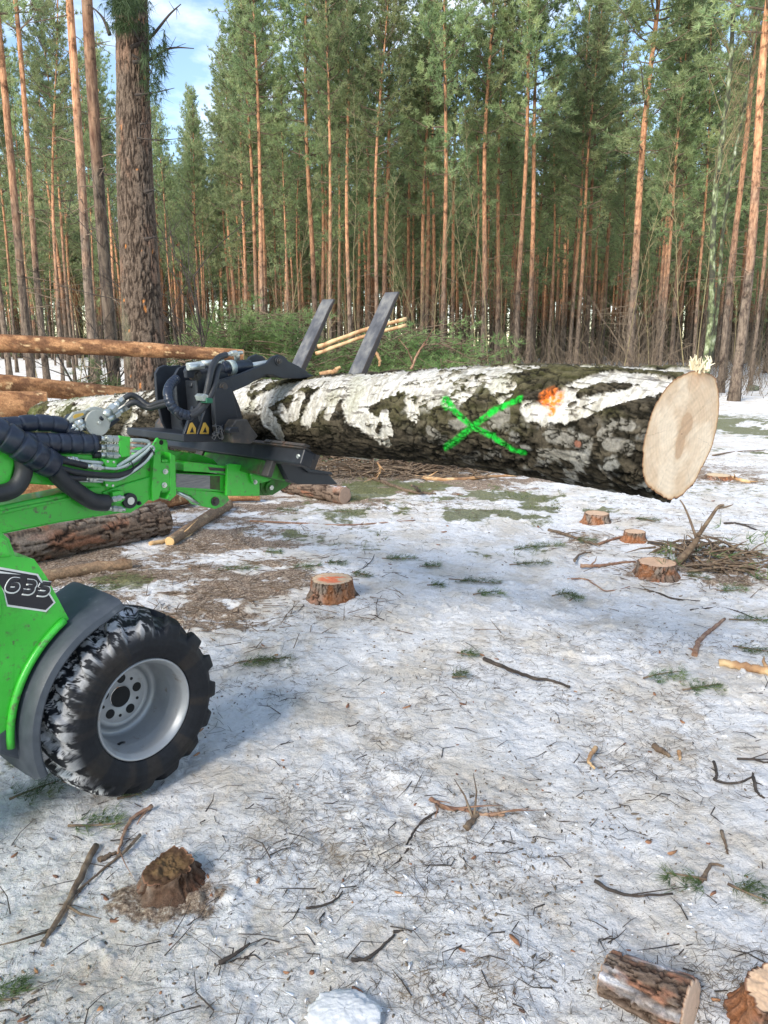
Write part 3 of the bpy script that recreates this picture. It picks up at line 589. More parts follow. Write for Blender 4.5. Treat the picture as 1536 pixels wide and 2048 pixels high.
# ------------------------------------------------------------------ compact loader (machine frame: x forward, y left, z up)
def P2(pts,l): return [(mpt(a,b,l)[0],mpt(a,b,l)[2]) for a,b in pts]
def hexbolt(b,p,r,h,ax=(0,-1,0)):
    p=Vector(p); b.tube([p,p+Vector(ax)*h*0.35],r*1.5,16,True,True); b.tube([p+Vector(ax)*h*0.35,p+Vector(ax)*h],r,6,True,False)
LD=thing('compact_loader','bright green compact wheel loader with black hoses and silver wheel at left edge','loader',MO,MA)
def loader():
    root=LD
    # ---- wheel
    W=thing('wheel',None,None,(0,-0.6,0.315)); W.parent=root
    nth,prof=720,[]
    R0=0.315
    # profile (radius, y inward from the outer face) around the tyre
    pr=[(0.170,0.012),(0.178,-0.004),(0.195,-0.012),(0.220,-0.018),(0.242,-0.016),(0.256,-0.008),(0.266,0.004),(0.275,0.018)]
    pr+= [(0.294-0.016*abs((y-0.15)/0.12)**2.2,y) for y in np.linspace(0.03,0.27,44)]
    pr+= [(0.272,0.285),(0.262,0.300),(0.255,0.308),(0.245,0.314),(0.225,0.320),(0.195,0.312),(0.170,0.29)]
    pr=np.array(pr); _s=np.r_[0,np.cumsum(np.linalg.norm(np.diff(pr,axis=0),axis=1))]; _u=np.linspace(0,_s[-1],130); pr=np.stack([np.interp(_u,_s,pr[:,0]),np.interp(_u,_s,pr[:,1])],-1); n=len(pr); th=np.linspace(0,2*np.pi,nth,endpoint=False)
    RR=np.repeat(pr[:,0][None],nth,0); YY=np.repeat(pr[:,1][None],nth,0); TH=np.repeat(th[:,None],n,1)
    NL=16; per=2*np.pi/NL; yc=(YY-0.15)/0.15
    def lug(side):
        yy=yc*side; ph=(TH+(0.0 if side>0 else per/2)+0.75*per*np.clip(1.05-yy,0,2)*0.9)%per/per
        wd=0.40+0.12*np.clip(yy,0,1); m=sst(0.0,0.13,ph)*sst(wd+0.15,wd+0.02,ph); return m*sst(-0.16,-0.08,yy)
    zone=sst(0.244,0.272,RR); lm=np.maximum(lug(1),lug(-1))*zone
    RR2=RR+0.019*lm+0.0012*(fbm(np.cos(TH)*20,np.sin(TH)*20,YY*60,s=2)-0.5)
    YY2=YY-np.where(YY<0.05,1,0)*0.006*lm+np.where(YY>0.25,1,0)*0.006*lm
    V=np.stack([RR2*np.cos(TH),YY2,RR2*np.sin(TH)],-1)
    base=mixc((0.007,0.008,0.011),(0.018,0.019,0.022),fbm(np.cos(TH)*8,np.sin(TH)*8,YY*20,s=4,o=4)); base=mixc(base,(0.035,0.028,0.022),0.5*sst(0.5,0.65,fbm(np.cos(TH)*5,np.sin(TH)*5,YY*9,s=14,o=4))*(1-zone))
    back=sst(-0.1,0.35,-np.cos(TH)*0.9+0.35*np.sin(TH))   # snow packed on the rear and top of the tread
    sn=sst(0.535,0.57,fbm(RR2*np.cos(TH)*42,RR2*np.sin(TH)*42,YY*42,s=7,o=6,r=0.68)+0.06*(1-lm)-0.02)*back*zone*sst(1.15,0.55,yc*-1+0.0)
    sn=np.maximum(sn,sst(0.56,0.62,fbm(np.cos(TH)*14,np.sin(TH)*14,YY*30,s=8,o=4))*zone*back*0.5)
    base=mixc(base,(0.68,0.68,0.69),np.clip(sn,0,1)*0.92)
    link('tyre',npmesh('tyre',V,gridfaces(nth,n,False),M['tyre'],True,base),W)
    F=np.array([[ (nth-1)*n+j,(nth-1)*n+j+1,j+1,j] for j in range(n-1)]); 
    W.children[0].data  # seam closed below
    me=npmesh('tyre',V,np.concatenate([gridfaces(nth,n,False),F]),M['tyre'],True,base); W.children[0].data=me
    def lathe(b,pr,seg=96,smooth=True):
        V=[];m=len(pr)
        for k in range(seg):
            a=2*math.pi*k/seg
            for r,y in pr: V.append((r*math.cos(a),y,r*math.sin(a)))
        b.add(V,[(k*m+j,k*m+j+1,((k+1)%seg)*m+j+1,((k+1)%seg)*m+j) for k in range(seg) for j in range(m-1)],smooth)
    b=MB(); lathe(b,[(0.172,0.016),(0.174,0.004),(0.171,-0.002),(0.166,0.000),(0.163,0.007),(0.156,0.014),(0.152,0.026),(0.150,0.050),(0.143,0.064),(0.141,0.075),(0.139,0.145),(0.137,0.158),(0.120,0.162),(0.112,0.157),(0.108,0.150),(0.100,0.148),(0.092,0.152)])
    lathe(b,[(0.139,0.145),(0.150,0.20),(0.165,0.285),(0.172,0.29)])
    b.build('rim',M['rimp'],W)
    # wheel disc; near-black discs paint in the darkness of hub opening and stud holes
    bm_v=[]; b=MB(); lathe(b,[(0.092,0.152),(0.088,0.1525),(0.040,0.1525),(0.036,0.156),(0.036,0.17)]); rim_disc=b.build('wheel_disc',M['rimp'],W)
    b=MB(); b.cyl((0,0.1518,0),(0,0.153,0),0.0365,48)
    for k in range(5):
        a=R_(12+72*k); 
        b.cyl((0.065*math.cos(a),0.1512,0.065*math.sin(a)),(0.065*math.cos(a),0.153,0.065*math.sin(a)),0.0165,24)
        a2=a+R_(36); b.cyl((0.068*math.cos(a2),0.1512,0.068*math.sin(a2)),(0.068*math.cos(a2),0.153,0.068*math.sin(a2)),0.0055,16)
    b.build('hub_openings',M['hole'],W)
    b=MB()
    for k in range(5):
        a=R_(12+72*k); c=(0.065*math.cos(a),0.0,0.065*math.sin(a)); pass
    b=MB(); a=R_(-118); b.tube([(0.142*math.cos(a),0.075,0.142*math.sin(a)),(0.131*math.cos(a),0.062,0.131*math.sin(a)),(0.124*math.cos(a),0.045,0.124*math.sin(a))],0.004,8,rad=[0.005,0.004,0.0032]); b.build('valve_stem',M['rubber'],W)
    # ---- fender: a band over the tyre
    V=[];Fc=[]; na=60; ys=[-0.27,-0.30,-0.40,-0.50,-0.555,-0.572,-0.578]; dr=[0.0,0.004,0.006,0.005,0.000,-0.010,-0.028]
    A0,A1=96,196
    aa=np.radians(np.linspace(A0,A1,na)); G=np.zeros((na,len(ys),3)); G2=G.copy()
    for i,a in enumerate(aa):
        fl=0.012*sst(0.12,0.0,i/na)
        for j,y in enumerate(ys):
            r=0.377+dr[j]+fl; G[i,j]=(r*math.cos(a),y,0.315+r*math.sin(a)); r-=0.007; G2[i,j]=(r*math.cos(a),y+(0.006 if j>4 else 0),0.315+r*math.sin(a))
    nv=len(ys); f=[tuple(q) for q in gridfaces(na,nv)]; off=na*nv; f2=[(q[3]+off,q[2]+off,q[1]+off,q[0]+off) for q in f]
    edge=[]
    for i in range(na-1):
        for j in (0,nv-1): a_,b_=i*nv+j,(i+1)*nv+j; edge.append((a_,b_,b_+off,a_+off) if j==0 else (b_,a_,a_+off,b_+off))
    for j in range(nv-1):
        for i in (0,na-1): a_,b_=i*nv+j,i*nv+j+1; edge.append((b_,a_,a_+off,b_+off) if i==0 else (a_,b_,b_+off,a_+off))
    b=MB(); b.add(list(G.reshape(-1,3))+list(G2.reshape(-1,3)),f+f2+edge,True); fo=b.build('fender',M['fender'],root)
    es=fo.modifiers.new('es','EDGE_SPLIT'); es.split_angle=R_(40)
    # rear lower mud flap side
    b=MB(); b.prism(P2([(0,1470),(35,1448),(60,1480),(75,1520),(60,1528),(30,1522),(0,1512)],0.52),-0.50,-0.30); b.build('mud_guard',M['fender'],root,0.01)
    # ---- body
    l=0.50
    arc=[(0.392*math.cos(R_(a)),0.315+0.392*math.sin(R_(a))) for a in range(118,181,4)]
    top=P2([(0,1063),(18,1078),(31,1113),(68,1118),(92,1152)],l)
    low=P2([(25,1450),(0,1468)],l)
    bodyp=[(-1.3,1.05),(-0.6,1.05)]+top[0:1]+top[1:]+arc+low+[(-0.6,0.33),(-1.3,0.33)]
    # sculpted side: outer skin steps inwards towards the top
    b=MB(); b.prism([p for p in bodyp],-l,-0.16); body=b.build('body',M['green'],root,0.022,seg=4)
    b=MB(); b.prism(P2([(-40,1062),(0,1063),(16,1078),(29,1116),(-40,1120)],0.515),-0.512,-0.40); b.build('body_step',M['green'],root,0.012,seg=3)
    # raised wheel-arch flange along the front edge
    b=MB(); pts=[(0.402*math.cos(R_(a)),-0.506,0.315+0.402*math.sin(R_(a))) for a in range(120,182,4)]; b.tube(pts,0.012,10); b.build('arch_flange',M['green'],root)
    # engine-side round grille ring at the frame's edge
    c=mpt(-67,1228,0.508); b=MB(); ring=[(c[0]+0.085*math.cos(a),c[1],c[2]+0.085*math.sin(a)) for a in np.linspace(0,2*math.pi,49)]; b.tube(ring,0.012,10,cap=False); b.build('grille_ring',M['green'],root)
    b=MB(); b.cyl((c[0],c[1]+0.006,c[2]),(c[0],c[1]-0.004,c[2]),0.078,48); b.build('grille',M['hole'],root)
    # decal with the number
    dl=l+0.0025
    poly=P2([(0,1134),(76,1148),(111,1205),(92,1224),(14,1213),(8,1185),(0,1165)],dl)
    b=MB(); b.prism(poly,-dl-0.0006,-dl+0.0045); dec=b.build('decal',M['white'],root)
    poly=P2([(-6,1138),(73,1151),(107,1205),(91,1220),(16,1209),(10,1184),(-6,1160)],dl+0.001)
    b=MB(); b.prism(poly,-dl-0.0016,-dl+0.001); b.build('decal_panel',M['decal'],root)
    DG=([[(.88,.98),(.38,.98),(.12,.8),(.05,.2),(.25,.02),(.7,.02),(.9,.2),(.9,.42),(.7,.56),(.2,.54)]],
        [[(.08,.98),(.72,.98),(.92,.8),(.82,.56),(.38,.54)],[(.80,.54),(.92,.3),(.72,.02),(.05,.02)]],
        [[(.98,.98),(.16,.98)],[(.16,.98),(.12,.56)],[(.12,.56),(.7,.56),(.92,.4),(.84,.12),(.62,.02),(.02,.02)]])
    for q,(x0,yb) in enumerate(((13,1179),(44,1183),(74,1186.5))):
        for nm,mt,rr,fl,dy in (('number_outline',M['white'],0.0102,0.13,0.8),('number',M['decal'],0.0078,0.26,0.0)):
            b=MB()
            for path in DG[q]:
                P=[]
                for a_,c_ in path:
                    p=mpt(x0+20*a_+8*c_,yb+dy-20.5*c_+2.2*a_,dl+0.002); P.append((p[0],-dl-0.0018,p[2]))
                n0=len(b.v); b.tube(smooth_path(P,3),rr,14); b.v=b.v[:n0]+[(x,(-dl-0.0018)+(y+dl+0.0018)*fl,z) for x,y,z in b.v[n0:]]
            b.build(nm,mt,root)
    b=MB(); b.prism(P2([(-6,1141),(0,1142),(42,1149),(0,1146.5),(-6,1146)],dl+0.001),-dl-0.0022,-dl-0.001); b.build('decal_stripe',M['white'],root)
    # ---- lower lift arm
    b=MB(); b.prism(P2([(-160,1060),(0,1012),(120,988),(205,970),(245,985),(262,1010),(240,1027),(120,1046),(0,1070),(-160,1120)],0.06),-0.06,0.06); b.build('lift_arm',M['green'],root,0.008)
    b=MB(); b.prism(P2([(-100,1038),(0,1022),(160,990),(168,994),(0,1030),(-100,1046)],0.066),-0.066,-0.058); b.build('lift_arm_rib',M['green'],root,0.003)
    # ---- outer boom tube
    b=MB(); b.prism(P2([(-160,915),(0,905),(60,904),(300,914),(318,918),(318,980),(298,983),(60,968),(0,966),(-160,965)],0.06),-0.06,0.06); b.build('boom_tube',M['green'],root,0.006)
    b=MB(); b.prism(P2([(-40,888),(8,880),(22,900),(28,925),(20,960),(8,985),(-40,1000)],0.075),-0.085,-0.06); b.build('boom_pivot_plate',M['green'],root,0.006)
    b=MB(); b.prism(P2([(205,985),(250,968),(312,950),(316,985),(285,1012),(262,1026),(235,1026),(222,1012)],0.07),-0.07,0.05); b.build('boom_pivot_lug',M['green'],root,0.005)
    b=MB(); p=mpt(258,1001,0.075); b.tube([(p[0],-0.070,p[2]),(p[0],-0.086,p[2])],0.03,28); hexbolt(b,(p[0]+0.045,-0.07,p[2]-0.018),0.006,0.012); b.build('pivot_bearing',M['black'],root)
    b=MB(); b.cyl((p[0],-0.086,p[2]),(p[0],-0.09,p[2]),0.015,24); b.build('pivot_pin',M['zinc'],root)
    # flanges with bolts
    for (pl,la,lb) in (([(308,906),(322,900),(324,975),(318,998),(306,1003),(304,980)],0.085,-0.075),([(340,905),(351,911),(353,990),(340,1002),(332,998),(340,985)],0.085,-0.075)):
        b=MB(); b.prism(P2(pl,0.085),-la,-lb); b.build('boom_flange',M['green'],root,0.003)
    b=MB(); b.prism(P2([(322,918),(345,918),(345,985),(322,985)],0.07),-0.075,0.06); b.build('wear_pad_box',M['green'],root,0.003)
    b=MB(); b.prism(P2([(320,925),(340,925),(340,982),(320,982)],0.08),-0.082,-0.075); b.build('wear_pad_cover',M['green'],root,0.002)
    for q in ((330,943),(328,970)):
        b=MB(); p=mpt(q[0],q[1],0.082); hexbolt(b,(p[0],-0.082,p[2]),0.0075,0.012); b.build('bolt',M['zinc'],root)
    # lifting ear with hole
    ear=P2([(296,914),(305,890),(313,877),(322,872),(331,876),(335,886),(335,905),(296,925)],0.045)
    b=MB(); b.prism(ear,-0.048,-0.036); b.build('lifting_ear',M['green'],root,0.003)
    p=mpt(323,885,0.05); b=MB(); b.cyl((p[0],-0.049,p[2]),(p[0],-0.047,p[2]),0.010,20); b.build('ear_hole',M['hole'],root)
    b=MB(); b.prism(P2([(335,899),(395,908),(425,918),(438,932),(438,945),(335,945)],-0.05),0.045,0.06); b.build('boom_far_plate',M['green'],root,0.003)
    # inner boom: worn grey face, green lips
    b=MB(); b.prism(P2([(300,944),(452,950),(452,984),(300,976)],0.048),-0.048,0.048); b.build('inner_boom',M['green'],root,0.003)
    b=MB(); b.prism(P2([(352,947),(420,951),(420,978),(352,974)],0.05),-0.051,-0.046); b.build('wear_plate',M['grey'],root,0.001)
    b=MB(); b.prism(P2([(420,951),(440,952),(440,980),(420,978)],0.05),-0.0505,-0.046); b.build('wear_plate_end',M['greendirty'],root,0.001)
    b=MB(); b.prism(P2([(366,926),(372,923),(456,932),(456,947),(366,942)],0.052),-0.056,0.05); b.build('inner_boom_top',M['green'],root,0.003)
    b=MB(); b.prism(P2([(416,934),(452,937),(452,943),(420,941)],0.058),-0.0575,-0.0555); b.build('rust_patch',M['rust'],root)
    b=MB(); b.prism(P2([(352,976),(452,985),(458,1000),(445,1012),(430,1018),(405,1013),(380,990),(352,981)],0.04),-0.045,0.04); b.build('tilt_lug',M['green'],root,0.004)
    b=MB(); p=mpt(431,1003,0.05); b.cyl((p[0],-0.045,p[2]),(p[0],-0.052,p[2]),0.020,24); b.hexn((p[0],-0.052,p[2]),(p[0],-0.060,p[2]),0.012); b.build('tilt_pin',M['rust'],root)
    b=MB(); b.tube([mpt(355,984,0.03),mpt(396,1005,0.03)],0.009,12); b.build('tilt_cylinder_rod',M['zinc'],root)
    # head plates
    b=MB(); b.prism(P2([(454,929),(460,927),(505,932),(519,945),(519,992),(452,992)],0.075),-0.078,-0.062); b.build('head_plate',M['green'],root,0.004)
    b=MB(); b.prism(P2([(460,930),(520,934),(522,988),(460,988)],0.0),-0.06,0.10); b.build('head_box',M['greendirty'],root,0.004)
    b=MB(); b.prism(P2([(498,942),(503,938),(520,938),(530,931),(541,926),(548,930),(554,942),(550,950),(538,962),(520,966),(508,968),(504,965)],0.09),-0.094,-0.080); b.build('hook_plate',M['green'],root,0.003)
    b=MB(); p=mpt(528,947,0.1); b.prism([(p[0]-0.018,p[2]-0.006),(p[0]-0.006,p[2]+0.008),(p[0]+0.014,p[2]+0.011),(p[0]+0.018,p[2]-0.002),(p[0]+0.008,p[2]-0.012)],-0.096,-0.0935); b.build('hook_slot',M['hole'],root,0.001)
    for q in ((503,944),(510,964)):
        b=MB(); p=mpt(q[0],q[1],0.094); hexbolt(b,(p[0],-0.094,p[2]),0.007,0.010); b.build('bolt',M['zinc'],root)
    b=MB(); b.prism(P2([(520,945),(545,952),(572,930),(590,945),(592,960),(570,975),(545,990),(528,990),(520,980)],0.06),-0.066,0.10); b.build('quick_hitch',M['greendirty'],root,0.006)
    b=MB(); p=mpt(541,975,0.08); b.cyl((p[0],-0.066,p[2]),(p[0],-0.080,p[2]),0.026,24); b.build('hitch_bearing',M['greendirty'],root)
    b=MB(); b.cyl((p[0],-0.080,p[2]),(p[0],-0.090,p[2]),0.012,6); b.build('hitch_bolt',M['zinc'],root)
    # ---- hoses, sleeves, fittings
    def hose(name,pp,r,l0,m='rubber',wrap=0,n=10):
        pts=[mpt(q[0],q[1],q[2] if len(q)>2 else l0) for q in pp]; S=smooth_path(pts,n)
        S=[Vector(p) for p in S]
        if wrap:
            # resample finely and modulate the radius into turns of a spiral sleeve
            seg=[0.0]
            for i in range(1,len(S)): seg.append(seg[-1]+(S[i]-S[i-1]).length)
            m_=max(20,int(seg[-1]/0.004)); arr=np.array([list(p) for p in S]); us=np.linspace(0,seg[-1],m_); Q=np.stack([np.interp(us,seg,arr[:,k]) for k in range(3)],-1)
            rad=[]; 
            for u in us:
                f=(u%wrap)/wrap; rad.append(r*(0.86 if f<0.12 else 1.0+0.05*math.sin(math.pi*f)))
            b=MB(); b.tube(list(Q),r,20,rad=rad); return b.build(name,M[m],root)
        b=MB(); b.tube(S,r,14); return b.build(name,M[m],root)
    hose('hose_sleeve',[(-60,835),(0,852),(70,846),(115,850),(140,862),(160,880)],0.030,0.03,'sleeve',0.055)
    hose('hose_sleeve',[(-60,884),(0,882),(80,886),(188,888)],0.036,0.06,'sleeve',0.042)
    hose('hose_sleeve',[(-60,850,0.10),(0,868,0.12),(45,895,0.13),(85,920,0.12),(104,930,0.11)],0.048,0.12,'sleeve',0.05)
    hose('hose_bundle_cover',[(95,925,0.11),(120,955,0.11),(150,980,0.1),(185,1002,0.1),(214,1006,0.1)],0.032,0.1,'rubber')
    hose('hose_loop',[(44,905,0.1),(48,940,0.1),(36,970,0.1),(10,985,0.1),(-40,990,0.1)],0.030,0.1,'rubber')
    hose('hose',[(98,918,0.11),(130,922,0.11),(172,932,0.1)],0.012,0.1)
    hose('hose',[(98,930,0.12),(150,944,0.12),(200,950,0.11),(240,950,0.1),(275,935,0.09),(305,902,0.08)],0.011,0.1)
    hose('hose',[(98,940,0.12),(140,955,0.12),(170,956,0.11)],0.011,0.1)
    hose('hose',[(105,915,0.09),(125,917,0.09),(140,922,0.09)],0.010,0.1)
    def fitting(pa,pb,l,r=0.0095,name='hose_fitting'):
        a=Vector(mpt(pa[0],pa[1],l)); c=Vector(mpt(pb[0],pb[1],l)); d=c-a; b=MB()
        b.tube([a,a+d*0.30],r*1.02,14); b.tube([a+d*0.30,a+d*0.36],r*1.25,14); b.hexn(a+d*0.36,a+d*0.52,r*1.38); b.tube([a+d*0.52,a+d*0.58],r*1.0,14); b.hexn(a+d*0.58,a+d*0.80,r*1.3); b.tube([a+d*0.80,c],r*0.8,14)
        return b.build(name,M['zinc'],root)
    for y in (877,894,910):
        b=MB(); b.tube([mpt(186,y,0.065),mpt(200,y,0.065)],0.0125,14); b.build('hose_end',M['rubber'],root); fitting((197,y),(244,y+1),0.065,0.0105)
    for (a,c_) in (((134,918),(158,921)),((172,932),(208,936)),((168,957),(196,958)),((122,960),(150,961)),((212,1002),(248,994)),((213,1016),(250,1019))): fitting(a,c_,0.10,0.009)
    def pipe(pp,r=0.006,l=0.07):
        b=MB(); b.tube(smooth_path([mpt(q[0],q[1],q[2] if len(q)>2 else l) for q in pp],6),r,10); b.build('hydraulic_pipe',M['pipe'],root)
    pipe([(262,880),(285,881),(297,884),(298,890),(290,897),(265,914),(240,930),(233,934)],0.0075,0.085)
    pipe([(262,890),(288,893),(300,900),(270,921),(250,935)],0.006,0.075); pipe([(262,902),(284,904),(292,910),(262,928)],0.006,0.07); pipe([(262,912),(276,914),(284,918)],0.006,0.068)
    pipe([(158,922),(205,926)],0.0065,0.09); pipe([(208,936),(235,937),(262,926),(290,905),(303,893),(308,897),(306,903)],0.0055,0.1); pipe([(196,958),(232,960),(258,948),(290,925),(306,905)],0.0055,0.1); pipe([(150,961),(205,963)],0.0055,0.095); pipe([(200,954),(235,955),(262,944)],0.005,0.098)
    b=MB(); b.prism(P2([(238,871),(260,874),(259,912),(244,915),(239,905)],0.075),-0.078,-0.066); b.build('pipe_bracket',M['green'],root,0.002)
    b=MB(); b.prism(P2([(204,918),(232,921),(232,936),(210,934)],0.085),-0.09,-0.06); b.prism(P2([(207,958),(230,960),(228,976),(210,973)],0.085),-0.09,-0.06); b.build('pipe_clamp',M['green'],root,0.002)
    for q in ((215,923),(227,924),(213,970),(225,971)):
        b=MB(); p=mpt(q[0],q[1],0.09); b.cyl((p[0],-0.090,p[2]),(p[0],-0.094,p[2]),0.0045,14); b.build('clamp_screw',M['zinc'],root)
    b=MB(); a=mpt(262,922,0.112); b.tube([mpt(258,928,0.118),mpt(262,922,0.12),mpt(268,936,0.115)],0.0022,6); b.tube([mpt(300,895,0.11),mpt(306,902,0.11),mpt(309,910,0.1)],0.0018,6); b.build('cable_tie',M['rubber'],root)
    b=MB(); b.prism(P2([(222,984),(242,980),(248,998),(236,1008),(225,1005)],0.085),-0.095,-0.07); b.build('port_block',M['green'],root,0.003)
loader()

# ------------------------------------------------------------------ log grapple with forks, hung on the loader
GR=thing('log_grapple','black steel log grapple with two upturned tines and a claw over the birch log','grapple',MO+MD*1.0+np.array([0,0,0.8]),MA)
def grapple():
    root=GR; K=np.array([1.0,0,0.8])
    def mp_(px,py,l): return mpt(px,py,l)-K
    def Pg(pts,l): return [(mp_(a,b,l)[0],mp_(a,b,l)[2]) for a,b in pts]
    def fix(b): b.v=[(x-K[0],y,z-K[2]) for x,y,z in b.v]; return b
    # carriage plate, tilted back under the log
    b=MB(); b.prism([(0.905,1.095),(0.90,1.06),(0.985,1.02),(0.99,1.045)],-0.43,0.50); fix(b).build('carriage_plate',M['black'],root,0.003)
    b=MB(); b.prism([(0.872,1.02),(0.930,0.995),(0.955,1.055),(0.900,1.082)],-0.455,0.495); fix(b).build('carriage_bar',M['black'],root,0.006)
    b=MB(); b.prism([(0.882,1.086),(0.90,1.075),(0.935,1.062),(0.94,1.072),(0.90,1.094)],-0.45,0.50); fix(b).build('carriage_rail',M['rust'],root,0.003)
    for l0,l1 in ((0.215,0.255),(0.262,0.33),(0.338,0.455)):
        b=MB(); b.prism([(0.884,1.095),(0.895,1.089),(0.93,1.083),(0.93,1.092),(0.90,1.103)],-l1,-l0); fix(b).build('rail_pad',M['rust'],root,0.002)
    b=MB(); p=(0.874,-0.455,1.065); hexbolt(b,(0.888,-0.43,1.05),0.007,0.010,(-1,0,-0.3)); fix(b).build('bolt',M['zinc'],root)
    b=MB(); b.prism([(0.86,0.955),(1.02,0.90),(1.06,0.98),(0.90,1.03)],-0.20,0.27); fix(b).build('hitch_frame',M['greendirty'],root,0.006)
    b=MB(); b.prism([(0.845,0.955),(0.87,0.945),(0.905,1.02),(0.885,1.03)],-0.28,-0.235); b.prism([(0.845,0.955),(0.87,0.945),(0.905,1.02),(0.885,1.03)],0.20,0.25); fix(b).build('hitch_hook',M['rust'],root,0.004)
    # tines
    s=np.array([(1.545,1.341),(1.617,1.366)]); tip=(1.833,1.75)
    for y,tp,bs in ((-0.15,(1.833,1.757),(1.550,1.341)),(0.30,(1.836,1.738),(1.585,1.366))):
        d=np.array(tp)-np.array(bs); d/=np.linalg.norm(d); n=np.array([-d[1],d[0]]); heel=np.array(tp)-d*0.92
        t=thing('tine',None,None,(heel[0]-K[0],y,heel[1]-K[2])); t.parent=root
        Tm=np.array(tp)
        def q(a,th): 
            v=Tm-d*a+n*th-heel; return (v[0],v[1])
        # face towards the log (n side), thickness 30 mm thinning to the tip
        w_=0.045
        P=[q(0,0.004),q(0.05,0.010),q(0.92,0.022),q(0.92,-0.018),q(0.35,-0.016),q(0.0,-0.004)]
        b=MB(); b.prism(P,-w_,w_); b.build('tine_blade',M['tineside'],t,0.002)
        P=[q(0.002,0.0045),q(0.05,0.0105),q(0.92,0.0225),q(0.92,0.0245),q(0.05,0.0125),q(0.002,0.0065)]
        b=MB(); b.prism(P,-w_+0.003,w_-0.003); b.build('tine_face',M['tine'],t,0.0008)
    # tower plates
    outline=[(349,748),(356,736),(368,731),(380,733),(398,731),(410,741),(420,775),(436,812),(446,850),(450,876),(376,876),(362,846),(352,800)]
    for l in (0.16,0.02,-0.12):
        b=MB(); b.prism(Pg([(a+0,bb) for a,bb in outline],0.02),-l-0.008,-l+0.008); b.build('tower_plate',M['black'],root,0.003)
    b=MB(); b.prism(Pg([(362,760),(405,765),(430,830),(438,872),(372,872)],0.0),-0.14,0.10); b.build('tower_core',M['black'],root,0.004)
    b=MB(); b.prism(Pg([(345,757),(347,740),(353,733),(362,734),(366,742),(360,760),(352,766)],-0.18),0.175,0.20); b.build('tower_ear',M['black'],root,0.003)
    b=MB(); b.prism(Pg([(366,742),(370,733),(380,730),(390,736),(392,748),(380,756),(368,756)],0.17),-0.19,-0.17); b.build('tower_ear',M['black'],root,0.003)
    b=MB(); p=mp_(395,750,0.19); hexbolt(b,(p[0],-0.185,p[2]),0.012,0.018); b.cyl((p[0],-0.16,p[2]),(p[0],-0.187,p[2]),0.022,24); b.build('tower_pin',M['rust'],root)
    # sloping gussets with yellow triangles
    for k,(x0,x1) in enumerate(((366,398),(392,424))):
        g=[(x0,872),(x0+10,842),(x0+20,812),(x0+25,816),(x1,846),(x1,872)]
        l=0.185+0.012*k
        b=MB(); b.prism(Pg(g,l),-l-0.004,-l+0.012); b.build('gusset',M['black'],root,0.003)
        cx_=(x0+x1)/2+1
        pg=Pg([(cx_-9,868),(cx_+9,868),(cx_+9,856),(cx_+2,845),(cx_-2,846)],l+0.006); b=MB(); b.prism(pg,-l-0.0055,-l-0.0035); o=b.build('warning_label',M['yellow'],root)
        pg=Pg([(cx_-3,865),(cx_+5,865),(cx_+2,854)],l+0.007); b=MB(); b.prism(pg,-l-0.0062,-l-0.005); b.build('label_symbol',M['decal'],root)
    b=MB(); b.prism(Pg([(362,868),(455,868),(460,884),(362,884)],0.2),-0.215,0.18); b.build('tower_foot',M['black'],root,0.004)
    # front upright
    b=MB(); b.prism(Pg([(424,785),(430,776),(458,776),(464,800),(472,836),(462,850),(450,872),(428,864),(425,830)],0.225),-0.24,-0.215); b.build('upright_plate',M['black'],root,0.004)
    b=MB(); b.prism(Pg([(424,785),(430,776),(458,776),(464,800),(472,836),(462,850),(450,872),(428,864),(425,830)],0.05),-0.07,-0.045); b.build('upright_plate',M['black'],root,0.004)
    # claw arm: two plates and a web
    arm=[(424,775),(426,766),(434,761),(480,747),(533,726),(543,714),(556,709),(568,713),(575,722),(596,732),(612,742),(622,755),(600,757),(563,757),(545,750),(531,749),(512,759),(496,770),(470,781),(447,791),(434,790)]
    for l in (0.215,0.075):
        b=MB(); b.prism(Pg(arm,0.21),-l,-l+0.016); b.build('claw_plate',M['black'],root,0.003)
    b=MB(); b.prism(Pg([(480,752),(531,735),(556,738),(600,745),(616,753),(560,755),(535,745),(510,755),(485,765)],0.15),-0.2,-0.085); b.build('claw_web',M['black'],root,0.003)
    b=MB(); b.prism(Pg([(426,766),(434,762),(462,757),(468,772),(462,786),(436,790),(426,782)],0.22),-0.222,-0.214); b.build('pivot_washer_plate',M['black'],root,0.002)
    for (x,y,r) in ((446,774,0.030),(560,722,0.020)):
        b=MB(); p=mp_(x,y,0.225); yy=-0.222 if x<500 else -0.215
        b.cyl((p[0],yy+0.02,p[2]),(p[0],yy-0.005,p[2]),r,32); b.build('pivot_boss',M['black'],root,0.001)
        b=MB(); b.cyl((p[0],yy,p[2]),(p[0],yy-0.009,p[2]),r*0.62,28); b.hexn((p[0],yy-0.009,p[2]),(p[0],yy-0.018,p[2]),r*0.42); b.build('pivot_pin',M['rust'],root)
    # cylinder above the arm
    b=MB(); b.tube([mp_(392,742,0.14),mp_(498,733,0.14)],0.030,28); b.tube([mp_(440,738,0.14),mp_(452,737,0.14)],0.0325,28); b.build('hydraulic_cylinder',M['sleeve'],root)
    b=MB(); b.tube([mp_(455,736,0.14),mp_(466,735,0.14)],0.0318,28); b.build('cylinder_band',M['pipe'],root)
    b=MB(); b.tube([mp_(496,733,0.14),mp_(556,723,0.14)],0.014,20); b.build('cylinder_rod',M['zinc'],root)
    b=MB(); b.tube([mp_(374,730,0.19),mp_(405,726,0.19),mp_(446,721,0.19)],0.0085,12); b.tube([mp_(376,735,0.2),mp_(398,733,0.2)],0.012,12); b.hexn(mp_(398,733,0.2),mp_(406,732,0.2),0.013); b.tube([mp_(404,727,0.195),mp_(440,724,0.195)],0.012,12); b.build('cylinder_pipe',M['zinc'],root)
